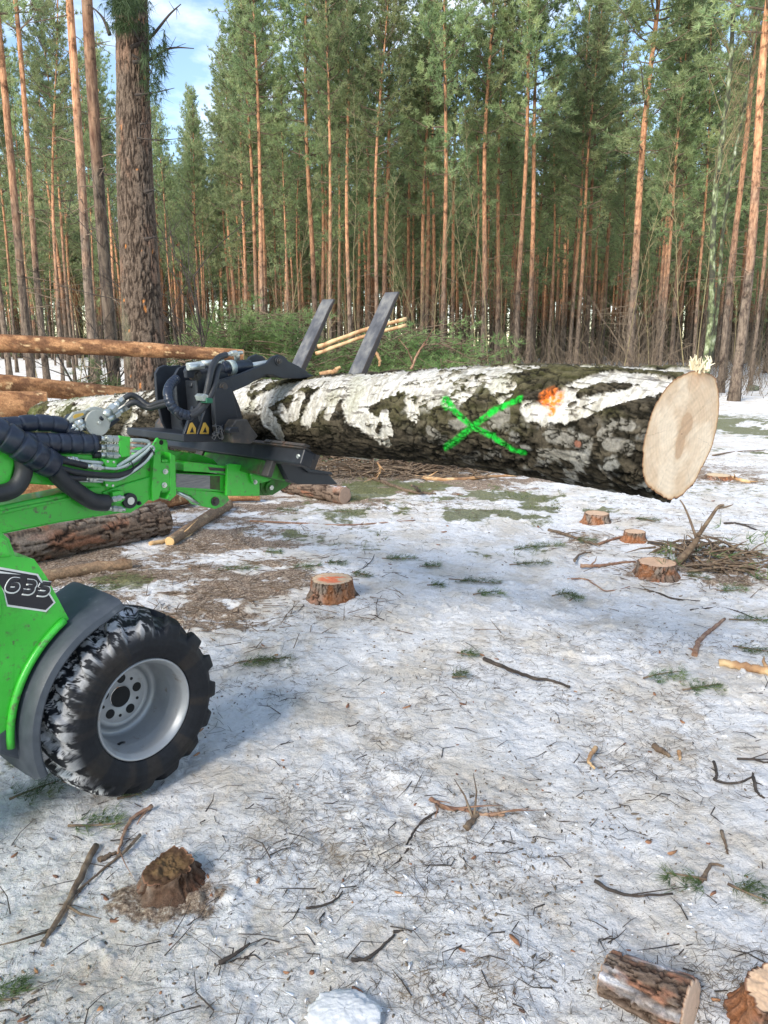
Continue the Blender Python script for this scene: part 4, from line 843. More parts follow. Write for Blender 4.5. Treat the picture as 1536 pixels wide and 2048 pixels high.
    b=MB(); b.tube([mp_(450,710,0.19),mp_(462,707,0.19),mp_(484,705,0.19)],0.008,12); b.hexn(mp_(462,707,0.19),mp_(472,706,0.19),0.012); b.tube([mp_(473,706,0.19),mp_(474,718,0.17)],0.012,12); b.build('hose_elbow',M['zinc'],root)
    # hoses
    def hose(pp,r,m='rubber',wrap=0,name='hose'):
        S=smooth_path([mp_(*q) for q in pp],10)
        if wrap:
            arr=np.array(S); seg=np.r_[0,np.cumsum(np.linalg.norm(np.diff(arr,axis=0),axis=1))]; us=np.linspace(0,seg[-1],int(seg[-1]/0.003)); Q=np.stack([np.interp(us,seg,arr[:,k]) for k in range(3)],-1)
            rad=[r*(0.85 if (u%wrap)/wrap<0.18 else 1.04) for u in us]; b=MB(); b.tube(list(Q),r,16,rad=rad); b.build(name,M[m],root)
        else: b=MB(); b.tube(S,r,12); b.build(name,M[m],root)
    hose([(452,710,0.20),(436,716,0.22),(424,735,0.25),(418,760,0.27),(412,790,0.27),(405,806,0.27),(395,820,0.27),(378,828,0.26)],0.0125)
    hose([(440,732,0.22),(434,745,0.25),(430,765,0.27),(422,790,0.28),(412,808,0.28),(398,824,0.28),(380,832,0.27)],0.0125)
    hose([(384,832,0.26),(366,828,0.26),(348,818,0.25),(338,800,0.24),(336,782,0.22),(342,768,0.2),(352,758,0.18)],0.018,'sleeve',0.016,'hose_sleeve')
    hose([(372,831,0.262),(360,836,0.262),(352,826,0.262),(362,822,0.262)],0.008)
    b=MB(); b.prism(Pg([(398,792),(404,787),(412,790),(411,802),(402,802)],0.29),-0.305,-0.26); b.build('hose_clip',M['zinc'],root,0.002)
    b=MB(); b.prism(Pg([(409,795),(421,797),(421,806),(408,806)],0.295),-0.31,-0.27); b.build('hose_clip',M['clipg'],root,0.002)
    hose([(334,802,0.2),(318,806,0.16),(300,812,0.12),(288,806,0.1),(276,796,0.08),(262,790,0.07),(248,797,0.06)],0.011)
    hose([(334,808,0.2),(318,812,0.16),(300,816,0.12),(285,812,0.1),(272,805,0.09),(262,806,0.08),(254,812,0.07)],0.011)
    # tooth blocks on the carriage
    for (x0,y0,l) in ((447,838,0.24),(326,838,-0.30)):
        pts=[(x0+2,y0+12),(x0+10,y0),(x0+32,y0-1),(x0+40,y0+14),(x0+54,y0+32),(x0+40,y0+48),(x0+4,y0+46),(x0,y0+30)]
        k=0.75 if l<0 else 1
        pts=[(x0+(a-x0)*k,y0+(c-y0)*k) for a,c in pts]
        b=MB(); b.prism(Pg(pts,l),-l-0.05,-l+0.07); b.build('grip_block',M['rust'],root,0.005)
        pts=[(x0+6,y0+22),(x0+10,y0+16),(x0+26,y0+16),(x0+28,y0+26),(x0+8,y0+28)]; pts=[(x0+(a-x0)*k,y0+(c-y0)*k) for a,c in pts]
        b=MB(); b.prism(Pg(pts,l+0.06),-l-0.075,-l-0.045); b.build('grip_tooth',M['black'],root,0.004)
    # lower bracket foot
    b=MB(); b.prism(Pg([(547,916),(555,905),(570,912),(606,940),(645,944),(653,952),(668,968),(588,967),(567,958)],0.2),-0.23,-0.16); b.build('foot_bracket',M['black'],root,0.004)
    b=MB(); b.prism(Pg([(553,905),(557,903),(572,910),(607,937),(650,942),(652,948),(604,943),(566,915)],0.2),-0.245,-0.15); b.build('foot_flange',M['black'],root,0.003)
    b=MB(); b.prism(Pg([(600,905),(640,905),(625,945),(596,945)],0.05),-0.06,0.0); b.build('foot_web',M['tineside'],root,0.003)
    # loose wire wrapped at the upright's foot
    rg=random.Random(3); b=MB()
    for k in range(9): 
        P=[mp_(432+rg.uniform(-8,16),846+rg.uniform(0,34),0.25+rg.uniform(0,0.02)) for _ in range(4)]; b.tube(smooth_path(P,5),0.0014,5)
    b.build('wire',M['tine'],root)
grapple()
# quick coupler: on the loader's hose ends
def coupler():
    root=LD; l=0.05
    def disc(px,py,r,y0,y1,m,name,sq=1):
        p=mpt(px,py,l); b=MB(); b.cyl((p[0],-y0,p[2]),(p[0],-y1,p[2]),r,40); return b.build(name,M[m],root,0.001)
    disc(194,846,0.049,0.045,0.057,'coupler','coupler_disc'); disc(195,845,0.006,0.057,0.066,'zinc','coupler_bolt')
    p=mpt(194,846,l); b=MB()
    A=[(p[0]+0.060*math.cos(R_(a)),p[2]+0.060*math.sin(R_(a))) for a in range(-30,150,10)]+P2([(162,836),(148,838),(142,846),(140,838),(150,826),(172,822)],l)
    b.prism(A,-0.045,-0.03); b.build('coupler_cam_plate',M['coupler'],root,0.002)
    b=MB(); b.prism(P2([(140,840),(146,830),(168,824),(178,830),(170,850),(160,862),(152,856)],0.03),-0.04,0.02); b.build('coupler_body',M['black'],root,0.003)
    b=MB(); b.prism(P2([(150,833),(155,829),(170,826),(172,830),(152,838)],0.06),-0.047,-0.044); b.build('coupler_label',M['yellow'],root)
    b=MB(); b.tube([mpt(200,834,0.06),mpt(206,840,0.06)],0.006,10); b.prism(P2([(170,862),(212,862),(240,840),(236,836),(212,850),(178,855)],0.04),-0.045,0.0); b.build('coupler_base',M['black'],root,0.003)
    def fit(pts,r,nm='coupler_fitting'):
        a=Vector(mpt(*pts[0],l)); c=Vector(mpt(*pts[1],l)); d=c-a; b=MB(); b.tube([a,a+d*.35],r*1.1,14); b.hexn(a+d*.33,a+d*.55,r*1.35); b.tube([a+d*.55,a+d*.8],r*0.9,14); b.hexn(a+d*.8,c,r*1.05); b.build(nm,M['zinc'],root)
    fit([(207,832),(247,799)],0.014); fit([(214,840),(256,813)],0.011); fit([(165,842),(140,858)],0.011); fit([(168,850),(146,862)],0.011)
coupler()

# ------------------------------------------------------------------ pines
def tufts(Cn,Dr,n,ln,wd,rng,spread=0.8,up=0.0):
    """needle tufts: at every centre Cn along direction Dr n thin blades"""
    k=len(Cn); Cn=np.repeat(Cn,n,0); D=np.repeat(Dr,n,0); v=D+rng.normal(0,spread,(k*n,3)); v[:,2]+=up; v/=np.linalg.norm(v,axis=1)[:,None]+1e-9
    s=np.cross(v,rng.normal(0,1,(k*n,3))); s/=np.linalg.norm(s,axis=1)[:,None]+1e-9
    l=ln*rng.uniform(0.6,1.15,(k*n,1)); base=Cn+v*l*0.05; a=base-s*wd*0.5; b_=base+s*wd*0.5; t=Cn+v*l
    V=np.stack([a,b_,t],1).reshape(-1,3); F=np.arange(len(V)).reshape(-1,3); return V,F
def tubes_np(segs,sides=4):
    """segs: list of (p0,p1,r0,r1)"""
    P0=np.array([s[0] for s in segs],float);P1=np.array([s[1] for s in segs],float);r0=np.array([s[2] for s in segs])[:,None,None];r1=np.array([s[3] for s in segs])[:,None,None]
    t=P1-P0; t/=np.linalg.norm(t,axis=1)[:,None]+1e-9; ref=np.where(np.abs(t[:,2:3])>0.9,np.array([[1.,0,0]]),np.array([[0,0,1.]])); a=np.cross(t,ref); a/=np.linalg.norm(a,axis=1)[:,None]; b=np.cross(t,a)
    th=np.linspace(0,2*np.pi,sides,endpoint=False); ring=a[:,None,:]*np.cos(th)[None,:,None]+b[:,None,:]*np.sin(th)[None,:,None]
    V=np.concatenate([P0[:,None,:]+ring*r0,P1[:,None,:]+ring*r1],1); n=len(segs); k=np.arange(sides); f=np.stack([k,(k+1)%sides,(k+1)%sides+sides,k+sides],-1)
    F=(np.arange(n)[:,None,None]*2*sides+f[None]).reshape(-1,4); return V.reshape(-1,3),F
def pine_meshes(seed,h=19.0,cb=9.0,r0=0.17,spread=1.9,nt_=4300,lean=0.25,tl=0.19,tw=0.027,nb=11):
    rg=random.Random(seed); rng=np.random.RandomState(seed)
    ks=np.linspace(0,h,26); ph=rg.uniform(0,6.28); am=rg.uniform(0.04,0.14)
    X=lean*(ks/h)**1.6*math.cos(ph)+am*np.sin(ks*0.55+ph)*(ks/h)**0.5; Y=lean*(ks/h)**1.6*math.sin(ph)+am*np.cos(ks*0.45+ph*2)*(ks/h)**0.5-am*math.cos(ph*2)*0
    ax=np.stack([X-X[0],Y-Y[0],ks],-1); r=r0*(1-0.80*(ks/h))*(1+0.35*np.exp(-ks/0.35)); r[-1]=0.015
    def at(z): return np.array([np.interp(z,ks,ax[:,i]) for i in range(3)])
    b=MB(); b.tube([tuple(p) for p in ax],0.1,11,True,True,list(r)); trunk=b.me('pine_trunk',M['trunk'])
    segs=[];Cs=[];Ds=[]
    z=cb
    while z<h-0.15:
        f=(z-cb)/(h-cb); n=rg.choice((1,2,3)) if f<0.25 else rg.choice((3,4)); L0=spread*(1-f)**0.55*(0.55+0.45*min(1,f*5))*rg.uniform(0.75,1.15)
        a0=rg.uniform(0,6.28)
        for k in range(n):
            a=a0+k*6.28/n+rg.uniform(-0.5,0.5); l=L0*rg.uniform(0.55,1.15); el=rg.uniform(0.05,0.45)+0.7*f; p=at(z); d=np.array([math.cos(a)*math.cos(el),math.sin(a)*math.cos(el),math.sin(el)])
            q=p+d*l*0.5+np.array([0,0,-0.06*l]); e=q+(d+np.array([0,0,0.35]))*l*0.5; rr=0.012+0.014*l; segs+=[(p,q,rr,rr*0.6),(q,e,rr*0.6,0.006)]
            for j in range(int(3+5*l)):
                t=rg.uniform(0.25,1.0); s0=p+(q-p)*min(1,t*2) if t<0.5 else q+(e-q)*(t-0.5)*2
                sd=np.array([rg.gauss(0,1),rg.gauss(0,1),rg.gauss(0.25,0.5)]); sd/=np.linalg.norm(sd); sd=sd*0.75+d*0.5; sl=rg.uniform(0.25,0.7)*(0.35+0.5*l); s1=s0+sd*sl; segs.append((s0,s1,0.008,0.004))
                m=max(2,int(sl/0.085)); 
                for q_ in range(m): Cs.append(s0+(s1-s0)*(0.3+0.7*(q_+1)/m)+np.array([rg.gauss(0,0.05) for _ in range(3)])); Ds.append(sd)
        z+=rg.uniform(0.22,0.50)
    Cs=np.array(Cs);Ds=np.array(Ds)
    if len(Cs)>nt_: i=rng.permutation(len(Cs))[:nt_]; Cs,Ds=Cs[i],Ds[i]
    V,F=tufts(Cs,Ds,nb,tl,tw,rng,0.75,0.25); crown=npmesh('pine_crown',V,F,M['needle'],False)
    V,F=tubes_np(segs,4); limbs=npmesh('pine_limbs',V,F,M['twig'],True)
    segs=[]
    for i in range(26):
        z=rg.uniform(1.6,cb+1.5); a=rg.uniform(0,6.28); l=rg.uniform(0.12,0.5) if rg.random()<0.6 else rg.uniform(0.5,1.5); p=at(z); el=rg.uniform(-0.35,0.3); d=np.array([math.cos(a),math.sin(a),math.sin(el)])
        q=p+d*l*0.6; e=q+(d+np.array([rg.uniform(-.5,.5),rg.uniform(-.5,.5),rg.uniform(-.5,.1)]))*l*0.4; segs+=[(p,q,0.013,0.007),(q,e,0.007,0.003)]
        if l>0.6:
            for j in range(3): s0=p+(q-p)*rg.uniform(0.5,1); segs.append((s0,s0+np.array([rg.gauss(0,.25),rg.gauss(0,.25),rg.gauss(-.05,.15)]),0.005,0.002))
    V,F=tubes_np(segs,4); dead=npmesh('dead_branches',V,F,M['twig'],True)
    return trunk,crown,limbs,dead
PM=[pine_meshes(101+i,h=hh,cb=c_,spread=sp,r0=r_) for i,(hh,c_,sp,r_) in enumerate(((16.5,7.4,1.9,0.105),(17.3,8.2,1.8,0.11),(15.5,6.0,1.9,0.085),(18.0,8.6,2.1,0.125),(16.5,5.2,1.9,0.095),(15.0,6.8,1.7,0.08),(17.0,9.0,1.9,0.105)))]
THIN=[pine_meshes(201+i,h=hh,cb=c_,spread=sp,r0=r_,nt_=1500,tl=0.17,lean=0.9) for i,(hh,c_,sp,r_) in enumerate(((12.5,4.6,1.1,0.065),(10.0,3.4,1.2,0.055),(14.5,7.0,1.0,0.075)))]
def put_pine(ms,x,y,rz,sc,label,group,sxy=None,tilt=(0,0)):
    t=thing('pine_tree',label,'pine tree',(x,y,gz(x,y)-0.05),rz,group); k=sxy or sc; t.scale=(k,k,sc); t.rotation_euler=(tilt[0],tilt[1],rz)
    for nm,me in zip(('trunk','crown','limbs','dead_branches'),ms): link(nm,me,t)
    return t
def ximg(px,Y): return (px-768)/FPX*(Y*cP+0.3)
tr=random.Random(21); placed=[]
def free(x,y,d):
    return all((x-a)**2+(y-b)**2>d*d for a,b in placed)
# trees one can single out: (px of the base, distance, mesh, xy-scale, z-scale, label)
FEAT=[(68,19.0,0,1.0,1.05,'tall pine with thin reddish trunk near left edge, first from the left'),
      (97,24.0,1,0.95,1.05,'orange pine trunk just right of the leftmost tall pine'),
      (20,30.0,3,0.95,1.0,'leaning orange pine trunk cut by the left picture edge'),
      (150,33.0,2,0.8,1.0,'slim pine with crooked pale trunk between the left trunks'),
      (196,17.5,3,0.86,1.1,'smooth orange pine trunk left of the thick grey trunk pair'),
      (238,12.5,1,0.92,1.15,'grey and orange pine trunk directly behind the thick foreground trunk'),
      (1468,21.0,3,1.10,1.05,'tall pine with full bare trunk standing in snow near right edge'),
      (1442,24.5,1,0.95,1.05,'orange pine just behind the rightmost tall pine'),
      (1253,21.5,0,1.28,1.05,'straight thick pine trunk rising above the orange painted dot'),
      (1340,25.0,4,0.9,1.0,'orange pine leaning right behind the cut face of the big log'),
      (1150,26.5,2,0.95,1.0,'double looking orange pine trunk left of the straight thick pine'),
      (1055,25.0,6,1.0,1.0,'grey based pine trunk above the green painted cross'),
      (1032,23.5,1,0.85,1.05,'orange pine trunk just left of the grey based one above the cross'),
      (885,23.0,0,0.85,1.0,'lone orange pine trunk right of the taller fork tine'),
      (962,24.0,3,0.8,1.0,'orange pine trunk between the fork tines and the green cross'),
      (630,25.0,1,1.0,1.0,'bright orange pine trunk above the left fork tine'),
      (680,27.0,2,0.85,1.0,'slim orange pine right of the bright one above the left tine'),
      (700,24.5,6,0.8,1.0,'pine with slightly curved trunk between the two fork tines'),
      (520,27.0,0,0.9,1.0,'first orange pine trunk right of the sky gap'),
      (770,26.0,1,0.95,1.0,'dense crowned pine behind the right fork tine'),
      (1500,27.0,2,0.8,1.0,'slender pine close to the right picture edge')]
for px,Y,mi,sxy,sz,lb in FEAT:
    if 500<px<1360: Y=Y*1.28; sxy=sxy*1.12
    elif px<260: sz=sz*1.12
    x=ximg(px,Y); placed.append((x,Y)); put_pine(PM[mi],x,Y,tr.uniform(0,6.28),sz,lb,'pines at the near edge of the stand',sxy)
def zone(px):
    return 'left' if px<330 else ('mid' if px<1000 else 'right')
BINS=[(0,'at the left picture edge'),(80,'above the left end of the topmost pine log'),(190,'left of the thick dark trunk'),(330,'under the open patch of sky'),(450,'above the green brush heap'),(590,'above the left fork tine'),(700,'above the right fork tine'),(800,'right of the right fork tine'),(900,'above the green painted cross'),(1040,'left of the orange painted dot'),(1140,'right of the orange painted dot'),(1260,'above the cut face of the birch log'),(1370,'around the standing mossy birch'),(1450,'at the right picture edge')]
def where(px): return [b for a,b in BINS if a<=max(px,0)][-1]
def row(Y): return 'front rows' if Y<34 else ('middle rows' if Y<52 else 'far rows')
LBL={'left':'bare trunked pine in the open stand at the left behind the log deck','mid':'slender orange trunked pine in the dense stand behind the brush pile','right':'tall pine in the dense stand behind the birch log and its cut face'}
def front(px):   # distance of the near edge of the stand along a picture column
    return float(np.interp(px,[-200,120,230,300,350,430,470,560,1536,1750],[24,24,40,56,54,46,34,30,28,25]))
cnt=0; tries=0
while cnt<288 and tries<40000:
    tries+=1
    Y=25+ (78-25)*(tr.random()**0.9); px=tr.uniform(-90,1640)
    if Y<front(px): continue
    if px<330 and tr.random()<0.25: continue
    x=ximg(px,Y)
    if not free(x,Y,1.3 if px>430 else 2.0): continue
    placed.append((x,Y)); cnt+=1
    thin=tr.random()<0.22; ms=tr.choice(THIN) if thin else tr.choice(PM)
    sc=tr.uniform(0.88,1.06); 
    if 300<px<450: sc*=1.0
    put_pine(ms,x,Y,tr.uniform(0,6.28),sc,('thin low pine' if thin else ('slim pine' if ms in (PM[2],PM[4],PM[5]) else 'tall pine'))+' '+where(px)+', '+row(Y),('low pines ' if thin else 'pines ')+where(px)+', '+row(Y),sc*tr.uniform(0.75,1.1),(tr.uniform(-0.02,0.02),tr.uniform(-0.02,0.02)))
# thin bare saplings between the trunks
def sapling_mesh(seed,h):
    rg=random.Random(seed); segs=[]; p=np.zeros(3); d=np.array([rg.uniform(-.08,.08),rg.uniform(-.08,.08),1.0]); r=0.022
    n=14
    for i in range(n):
        q=p+d*h/n; segs.append((p,q,r,r*0.92)); 
        if i>3:
            for k in range(3):
                a=rg.uniform(0,6.28); l=rg.uniform(0.3,1.0)*(1-i/n*0.5); e=q+np.array([math.cos(a)*0.5,math.sin(a)*0.5,0.8])*l; segs.append((q,e,0.008,0.003)); m=q+(e-q)*0.6; segs.append((m,m+np.array([rg.gauss(0,.2),rg.gauss(0,.2),.25]),0.004,0.002))
        p=q; r*=0.90; d=d+np.array([rg.uniform(-.07,.07),rg.uniform(-.07,.07),0]); 
    V,F=tubes_np(segs,5); return npmesh('sapling_stem',V,F,M['sap'],True)
SM=[sapling_mesh(300+i,hh) for i,hh in enumerate((5.5,7.5,9.0,6.5))]
for i in range(70):
    Y=tr.uniform(20,42); px=tr.uniform(430,1560) if i>12 else tr.uniform(60,330)
    if Y<front(px)-5: continue
    x=ximg(px,Y); o=link('sapling',tr.choice(SM)); o.location=(x,Y,gz(x,Y)-0.03); o.rotation_euler=(tr.uniform(-.1,.1),tr.uniform(-.1,.1),tr.uniform(0,6.28))
    tag(o,'thin bare sapling '+where(px),'sapling','bare saplings '+where(px))
# unseen wood added behind the camera to screen the foreground from the sun
def shade_wood_behind():
    rg=random.Random(55); rng=np.random.RandomState(55); segs=[];Cs=[];Ds=[]
    for i in range(52):
        d=rg.uniform(21,46); lat=rg.uniform(-34,34); a=R_(SUN_AZ); x=math.sin(a)*d+math.cos(a)*lat; y=math.cos(a)*d-math.sin(a)*lat
        if y>-3: continue
        h=rg.uniform(16.5,20.5); segs.append((np.array([x,y,-0.3]),np.array([x,y,h-1]),0.16,0.05))
        for k in range(75):
            f=rg.random(); zz=h*(0.30+0.64*f); r=2.2*(1-f)**0.5; b_=rg.uniform(0,6.28); q=rg.random()**0.5; Cs.append(np.array([x+r*q*math.cos(b_),y+r*q*math.sin(b_),zz])); Ds.append(np.array([0,0,0.2]))
    V,F=tubes_np(segs,6); V2,F2=tufts(np.array(Cs),np.array(Ds),9,0.85,0.24,rng,0.9,0.1)
    me=bpy.data.meshes.new('shade_wood_behind'); me.from_pydata(np.concatenate([V,V2]).tolist(),[],F.tolist()+(F2+len(V)).tolist()); me.materials.append(M['trunk']); me.materials.append(M['needle'])
    me.polygons.foreach_set('material_index',np.r_[np.zeros(len(F),int),np.ones(len(F2),int)].astype(np.int32)); me.update()
    tag(link('added_shade_wood',me),'unseen pines added behind the camera to shade the snow','wood',kind='stuff')
shade_wood_behind()
def far_wood():  # far wood beyond the individual trees: one mass of trunks and crowns
    rg=random.Random(77); rng=np.random.RandomState(77); segs=[];Cs=[];Ds=[]
    for i in range(800):
        Y=rg.uniform(74,135); px=rg.uniform(-150,1700)
        if 395<px<560 and rg.random()<0.35: continue
        x=ximg(px,Y); z=gz(x,Y); h=rg.uniform(14,17); segs.append((np.array([x,Y,z-0.5]),np.array([x+rg.uniform(-.4,.4),Y,z+h]),0.2,0.05))
        for k in range(26):
            f=rg.random(); zz=z+h*(0.52+0.48*f); rr=2.3*(1-f)**0.5; a=rg.uniform(0,6.28); q=rg.random()**0.5; c=np.array([x+rr*q*math.cos(a),Y+rr*q*math.sin(a),zz])
            for j in range(7): Cs.append(c+np.array([rg.gauss(0,.3) for _ in range(3)])); Ds.append(np.array([0,0,0.3]))
    for i in range(15000):   # low undergrowth at the back
        Y=rg.uniform(84,135); px=rg.uniform(-150,1700); x=ximg(px,Y); Cs.append(np.array([x,Y,gz(x,Y)+rg.random()**1.3*7.5])); Ds.append(np.array([0,0,0.5]))
    V,F=tubes_np(segs,6); me=npmesh('far_wood_trunks',V,F,M['trunk'],True)
    V2,F2=tufts(np.array(Cs),np.array(Ds),6,0.75,0.13,rng,0.9,0.2)
    VV=np.concatenate([V,V2]); me=bpy.data.meshes.new('far_wood')
    me.from_pydata(VV.tolist(),[],F.tolist()+(F2+len(V)).tolist()); me.materials.append(M['trunk']); me.materials.append(M['needle'])
    mi=np.r_[np.zeros(len(F),int),np.ones(len(F2),int)]; me.polygons.foreach_set('material_index',mi.astype(np.int32)); me.update()
    tag(link('far_wood',me),'far off pine wood closing the view behind the trunks','wood',kind='stuff')
far_wood()
# ground-level undergrowth in the stand (dead twigs, brambles) : uncountable
def under():
    rng=np.random.RandomState(5); n=5200; Y=rng.uniform(22,70,n); px=rng.uniform(430,1600,n); x=(px-768)/FPX*(Y*cP+.3); z=height(x,Y); P=np.stack([x,Y,z],-1)
    a=rng.uniform(0,6.28,n); l=rng.uniform(0.4,2.2,n); d=np.stack([np.cos(a)*0.5,np.sin(a)*0.5,rng.uniform(0.5,1.2,n)],-1)
    Q=P+d*l[:,None]*0.6; E=Q+(d+rng.normal(0,.5,(n,3)))*l[:,None]*0.4
    V,F=tubes_np([(P[i],Q[i],0.009,0.006) for i in range(n)]+[(Q[i],E[i],0.006,0.003) for i in range(n)],3)
    tag(link('undergrowth',npmesh('undergrowth',V,F,M['twig'],True)),'tangle of dead twigs and brushwood between the trunk bases','undergrowth',kind='stuff')
under()
# ---- thick near trunk
def big_trunk():
    base=np.array([ximg(303,8.6),8.6,0]); base[2]=gz(*base[:2])-0.05; top=ypt(243,-60,8.3); mid=ypt(262,330,8.5)
    H_=top[2]-base[2]+3.0; nz_,nv=560,150; zs=np.linspace(0,H_,nz_)
    zt=np.array([0,mid[2]-base[2],top[2]-base[2],H_]); xs=np.interp(zs,zt,[0,mid[0]-base[0],top[0]-base[0],top[0]-base[0]-0.1])
    k=np.ones(81)/81; xs=np.convolve(np.pad(xs,40,mode='edge'),k,'valid')
    rp=lambda p,w_,Y: w_/2*(Y*cP+0.1)/FPX
    r=np.interp(zs,[0,0.5,1.7,4.2,H_],[0.29,0.245,rp(0,78,8.5),rp(0,60,8.4),0.13])
    th=np.linspace(0,2*np.pi,nv,endpoint=False); Z=np.repeat(zs[:,None],nv,1); TH=np.repeat(th[None],nz_,0); cx,cy=np.cos(TH)*0.22,np.sin(TH)*0.22
    w_=0.08*(fbm(Z*3,cx*8,cy*8,s=1)-0.5)
    n1=np.abs(fbm(cx*40+w_*40,cy*40+w_*40,Z*8,s=2,o=4)-0.5)*2; cr=sst(0.02,0.22,n1); pl=fbm(cx*50,cy*50,Z*22,s=3,o=3)
    col=mixc((0.035,0.025,0.019),(0.185,0.138,0.104),cr*(0.3+0.8*pl)); col=mixc(col,(0.26,0.15,0.10),0.5*cr*sst(0.58,0.70,fbm(cx*10,cy*10,Z*3,s=4,o=3))); col=mixc(col,(0.15,0.16,0.10),0.4*sst(0.5,0.65,fbm(cx*4,cy*4,Z*1.2,s=5))*sst(0.2,-0.6,np.cos(TH)))
    col=mixc(col,(0.50,0.20,0.06),sst(0.84,0.86,fbm(cx*20,cy*20,Z*10,s=8,o=2,r=0.3))*0.8)
    rad=r[:,None]*(1+0.05*(fbm(cx*5,cy*5,Z*0.8,s=6)-0.5))+0.017*cr*(0.4+0.6*pl)-0.01
    V=np.stack([xs[:,None]+rad*np.cos(TH),rad*np.sin(TH),Z],-1)
    t=thing('pine_tree','thick dark barked pine trunk standing close behind the log deck at the left','pine tree',base)
    link('trunk',npmesh('thick_trunk',V,gridfaces(nz_,nv,True),M['vc'],True,col),t)
    # bare and needle-hung side branches on the right
    rg=random.Random(9); rng=np.random.RandomState(9)
    for pts,r0 in ((((272,95),(300,75),(338,30),(362,8)),0.022),(((276,125),(300,118),(330,100),(355,95),(388,97)),0.020),(((280,190),(310,185),(349,176)),0.013),(((284,276),(320,280),(369,276)),0.009),(((290,248),(307,246)),0.012),(((298,385),(305,380),(310,378)),0.02),(((300,478),(312,474)),0.02),(((230,70),(205,35),(180,10)),0.02),(((276,60),(290,100),(300,140),(322,165)),0.012),(((272,30),(290,0),(300,-40)),0.03),(((275,110),(305,130),(325,120)),0.012)):
        P=[Vector(ypt(a,b_,8.35))-Vector(base) for a,b_ in pts]; P[0].x-=0.05; S=smooth_path(P,5); b=MB(); rad=[r0*(1-0.8*i/(len(S)-1)) for i in range(len(S))]; b.tube(S,r0,7,rad=rad)
        for j in range(5):
            i=rg.randrange(2,len(S)); s0=Vector(S[i]); e=s0+Vector((rg.uniform(-.05,.12),rg.uniform(-.15,.15),rg.uniform(-.15,.1))); b.tube([s0,e],0.003,4,rad=[0.004,0.0015])
        b.build('side_branch',M['stickd'],t)
    Cs=[];Ds=[]
    for (px,py,sx,sy,n) in ((250,0,36,26,230),(300,110,22,55,60),(322,125,8,40,34),(308,175,16,28,34),(296,60,14,40,26),(245,45,28,12,60),(330,85,8,25,14)):
        for i in range(n):
            a=rg.gauss(0,.5)*sx+px; c=rg.gauss(0,.5)*sy+py; Y=8.35+rg.gauss(0,0.22); 
            if a<272 and py>-1: Y=8.35-abs(rg.gauss(0,0.2))-0.1
            Cs.append(ypt(a,c,Y)-base); Ds.append(np.array([rg.gauss(0,.3),rg.gauss(0,.3),-0.8]))
    V,F=tufts(np.array(Cs),np.array(Ds),9,0.13,0.006,rng,0.45); link('crown',npmesh('hanging_needles',V,F,M['needled'],False),t)
big_trunk()
# ---- standing birch on the right
def birch(px,Y,h,lean,label,r0=0.13,top=None):
    rg=random.Random(int(px)); x=ximg(px,Y); t=thing('birch_tree',label,'birch tree',(x,Y,gz(x,Y)-0.05)); n=20; ks=np.linspace(0,h,n); ax=[(lean*(k/h)**1.5+0.10*math.sin(k*0.9),0.08*math.cos(k*0.7)-0.08,k) for k in ks]
    b=MB(); b.tube(ax,r0,12,rad=[r0*(1-0.78*k/h)+0.01 for k in ks]); b.build('trunk',M['birchm'],t)
    segs=[]
    for i in range(60):
        k=rg.uniform(0.4,1.0)*h; j=min(n-1,int(k/h*(n-1))); p=np.array(ax[j]); a=rg.uniform(0,6.28); l=rg.uniform(0.6,1.9); q=p+np.array([math.cos(a)*.45,math.sin(a)*.45,0.8])*l; segs.append((p,q,0.014,0.006))
        for m in range(6): s=p+(q-p)*rg.uniform(.3,1); e=s+np.array([rg.gauss(0,.35),rg.gauss(0,.35),rg.gauss(-.05,.3)]); segs.append((s,e,0.005,0.002))
    V,F=tubes_np(segs,4); link('branches',npmesh('birch_branches',V,F,M['sap'],True),t)
birch(1400,22.5,15.5,-0.1,'mossy white barked birch standing among the pines at the right',0.085)
birch(1408,23.2,16.5,1.0,'slimmer pale birch leaning right behind the mossy birch',0.045)

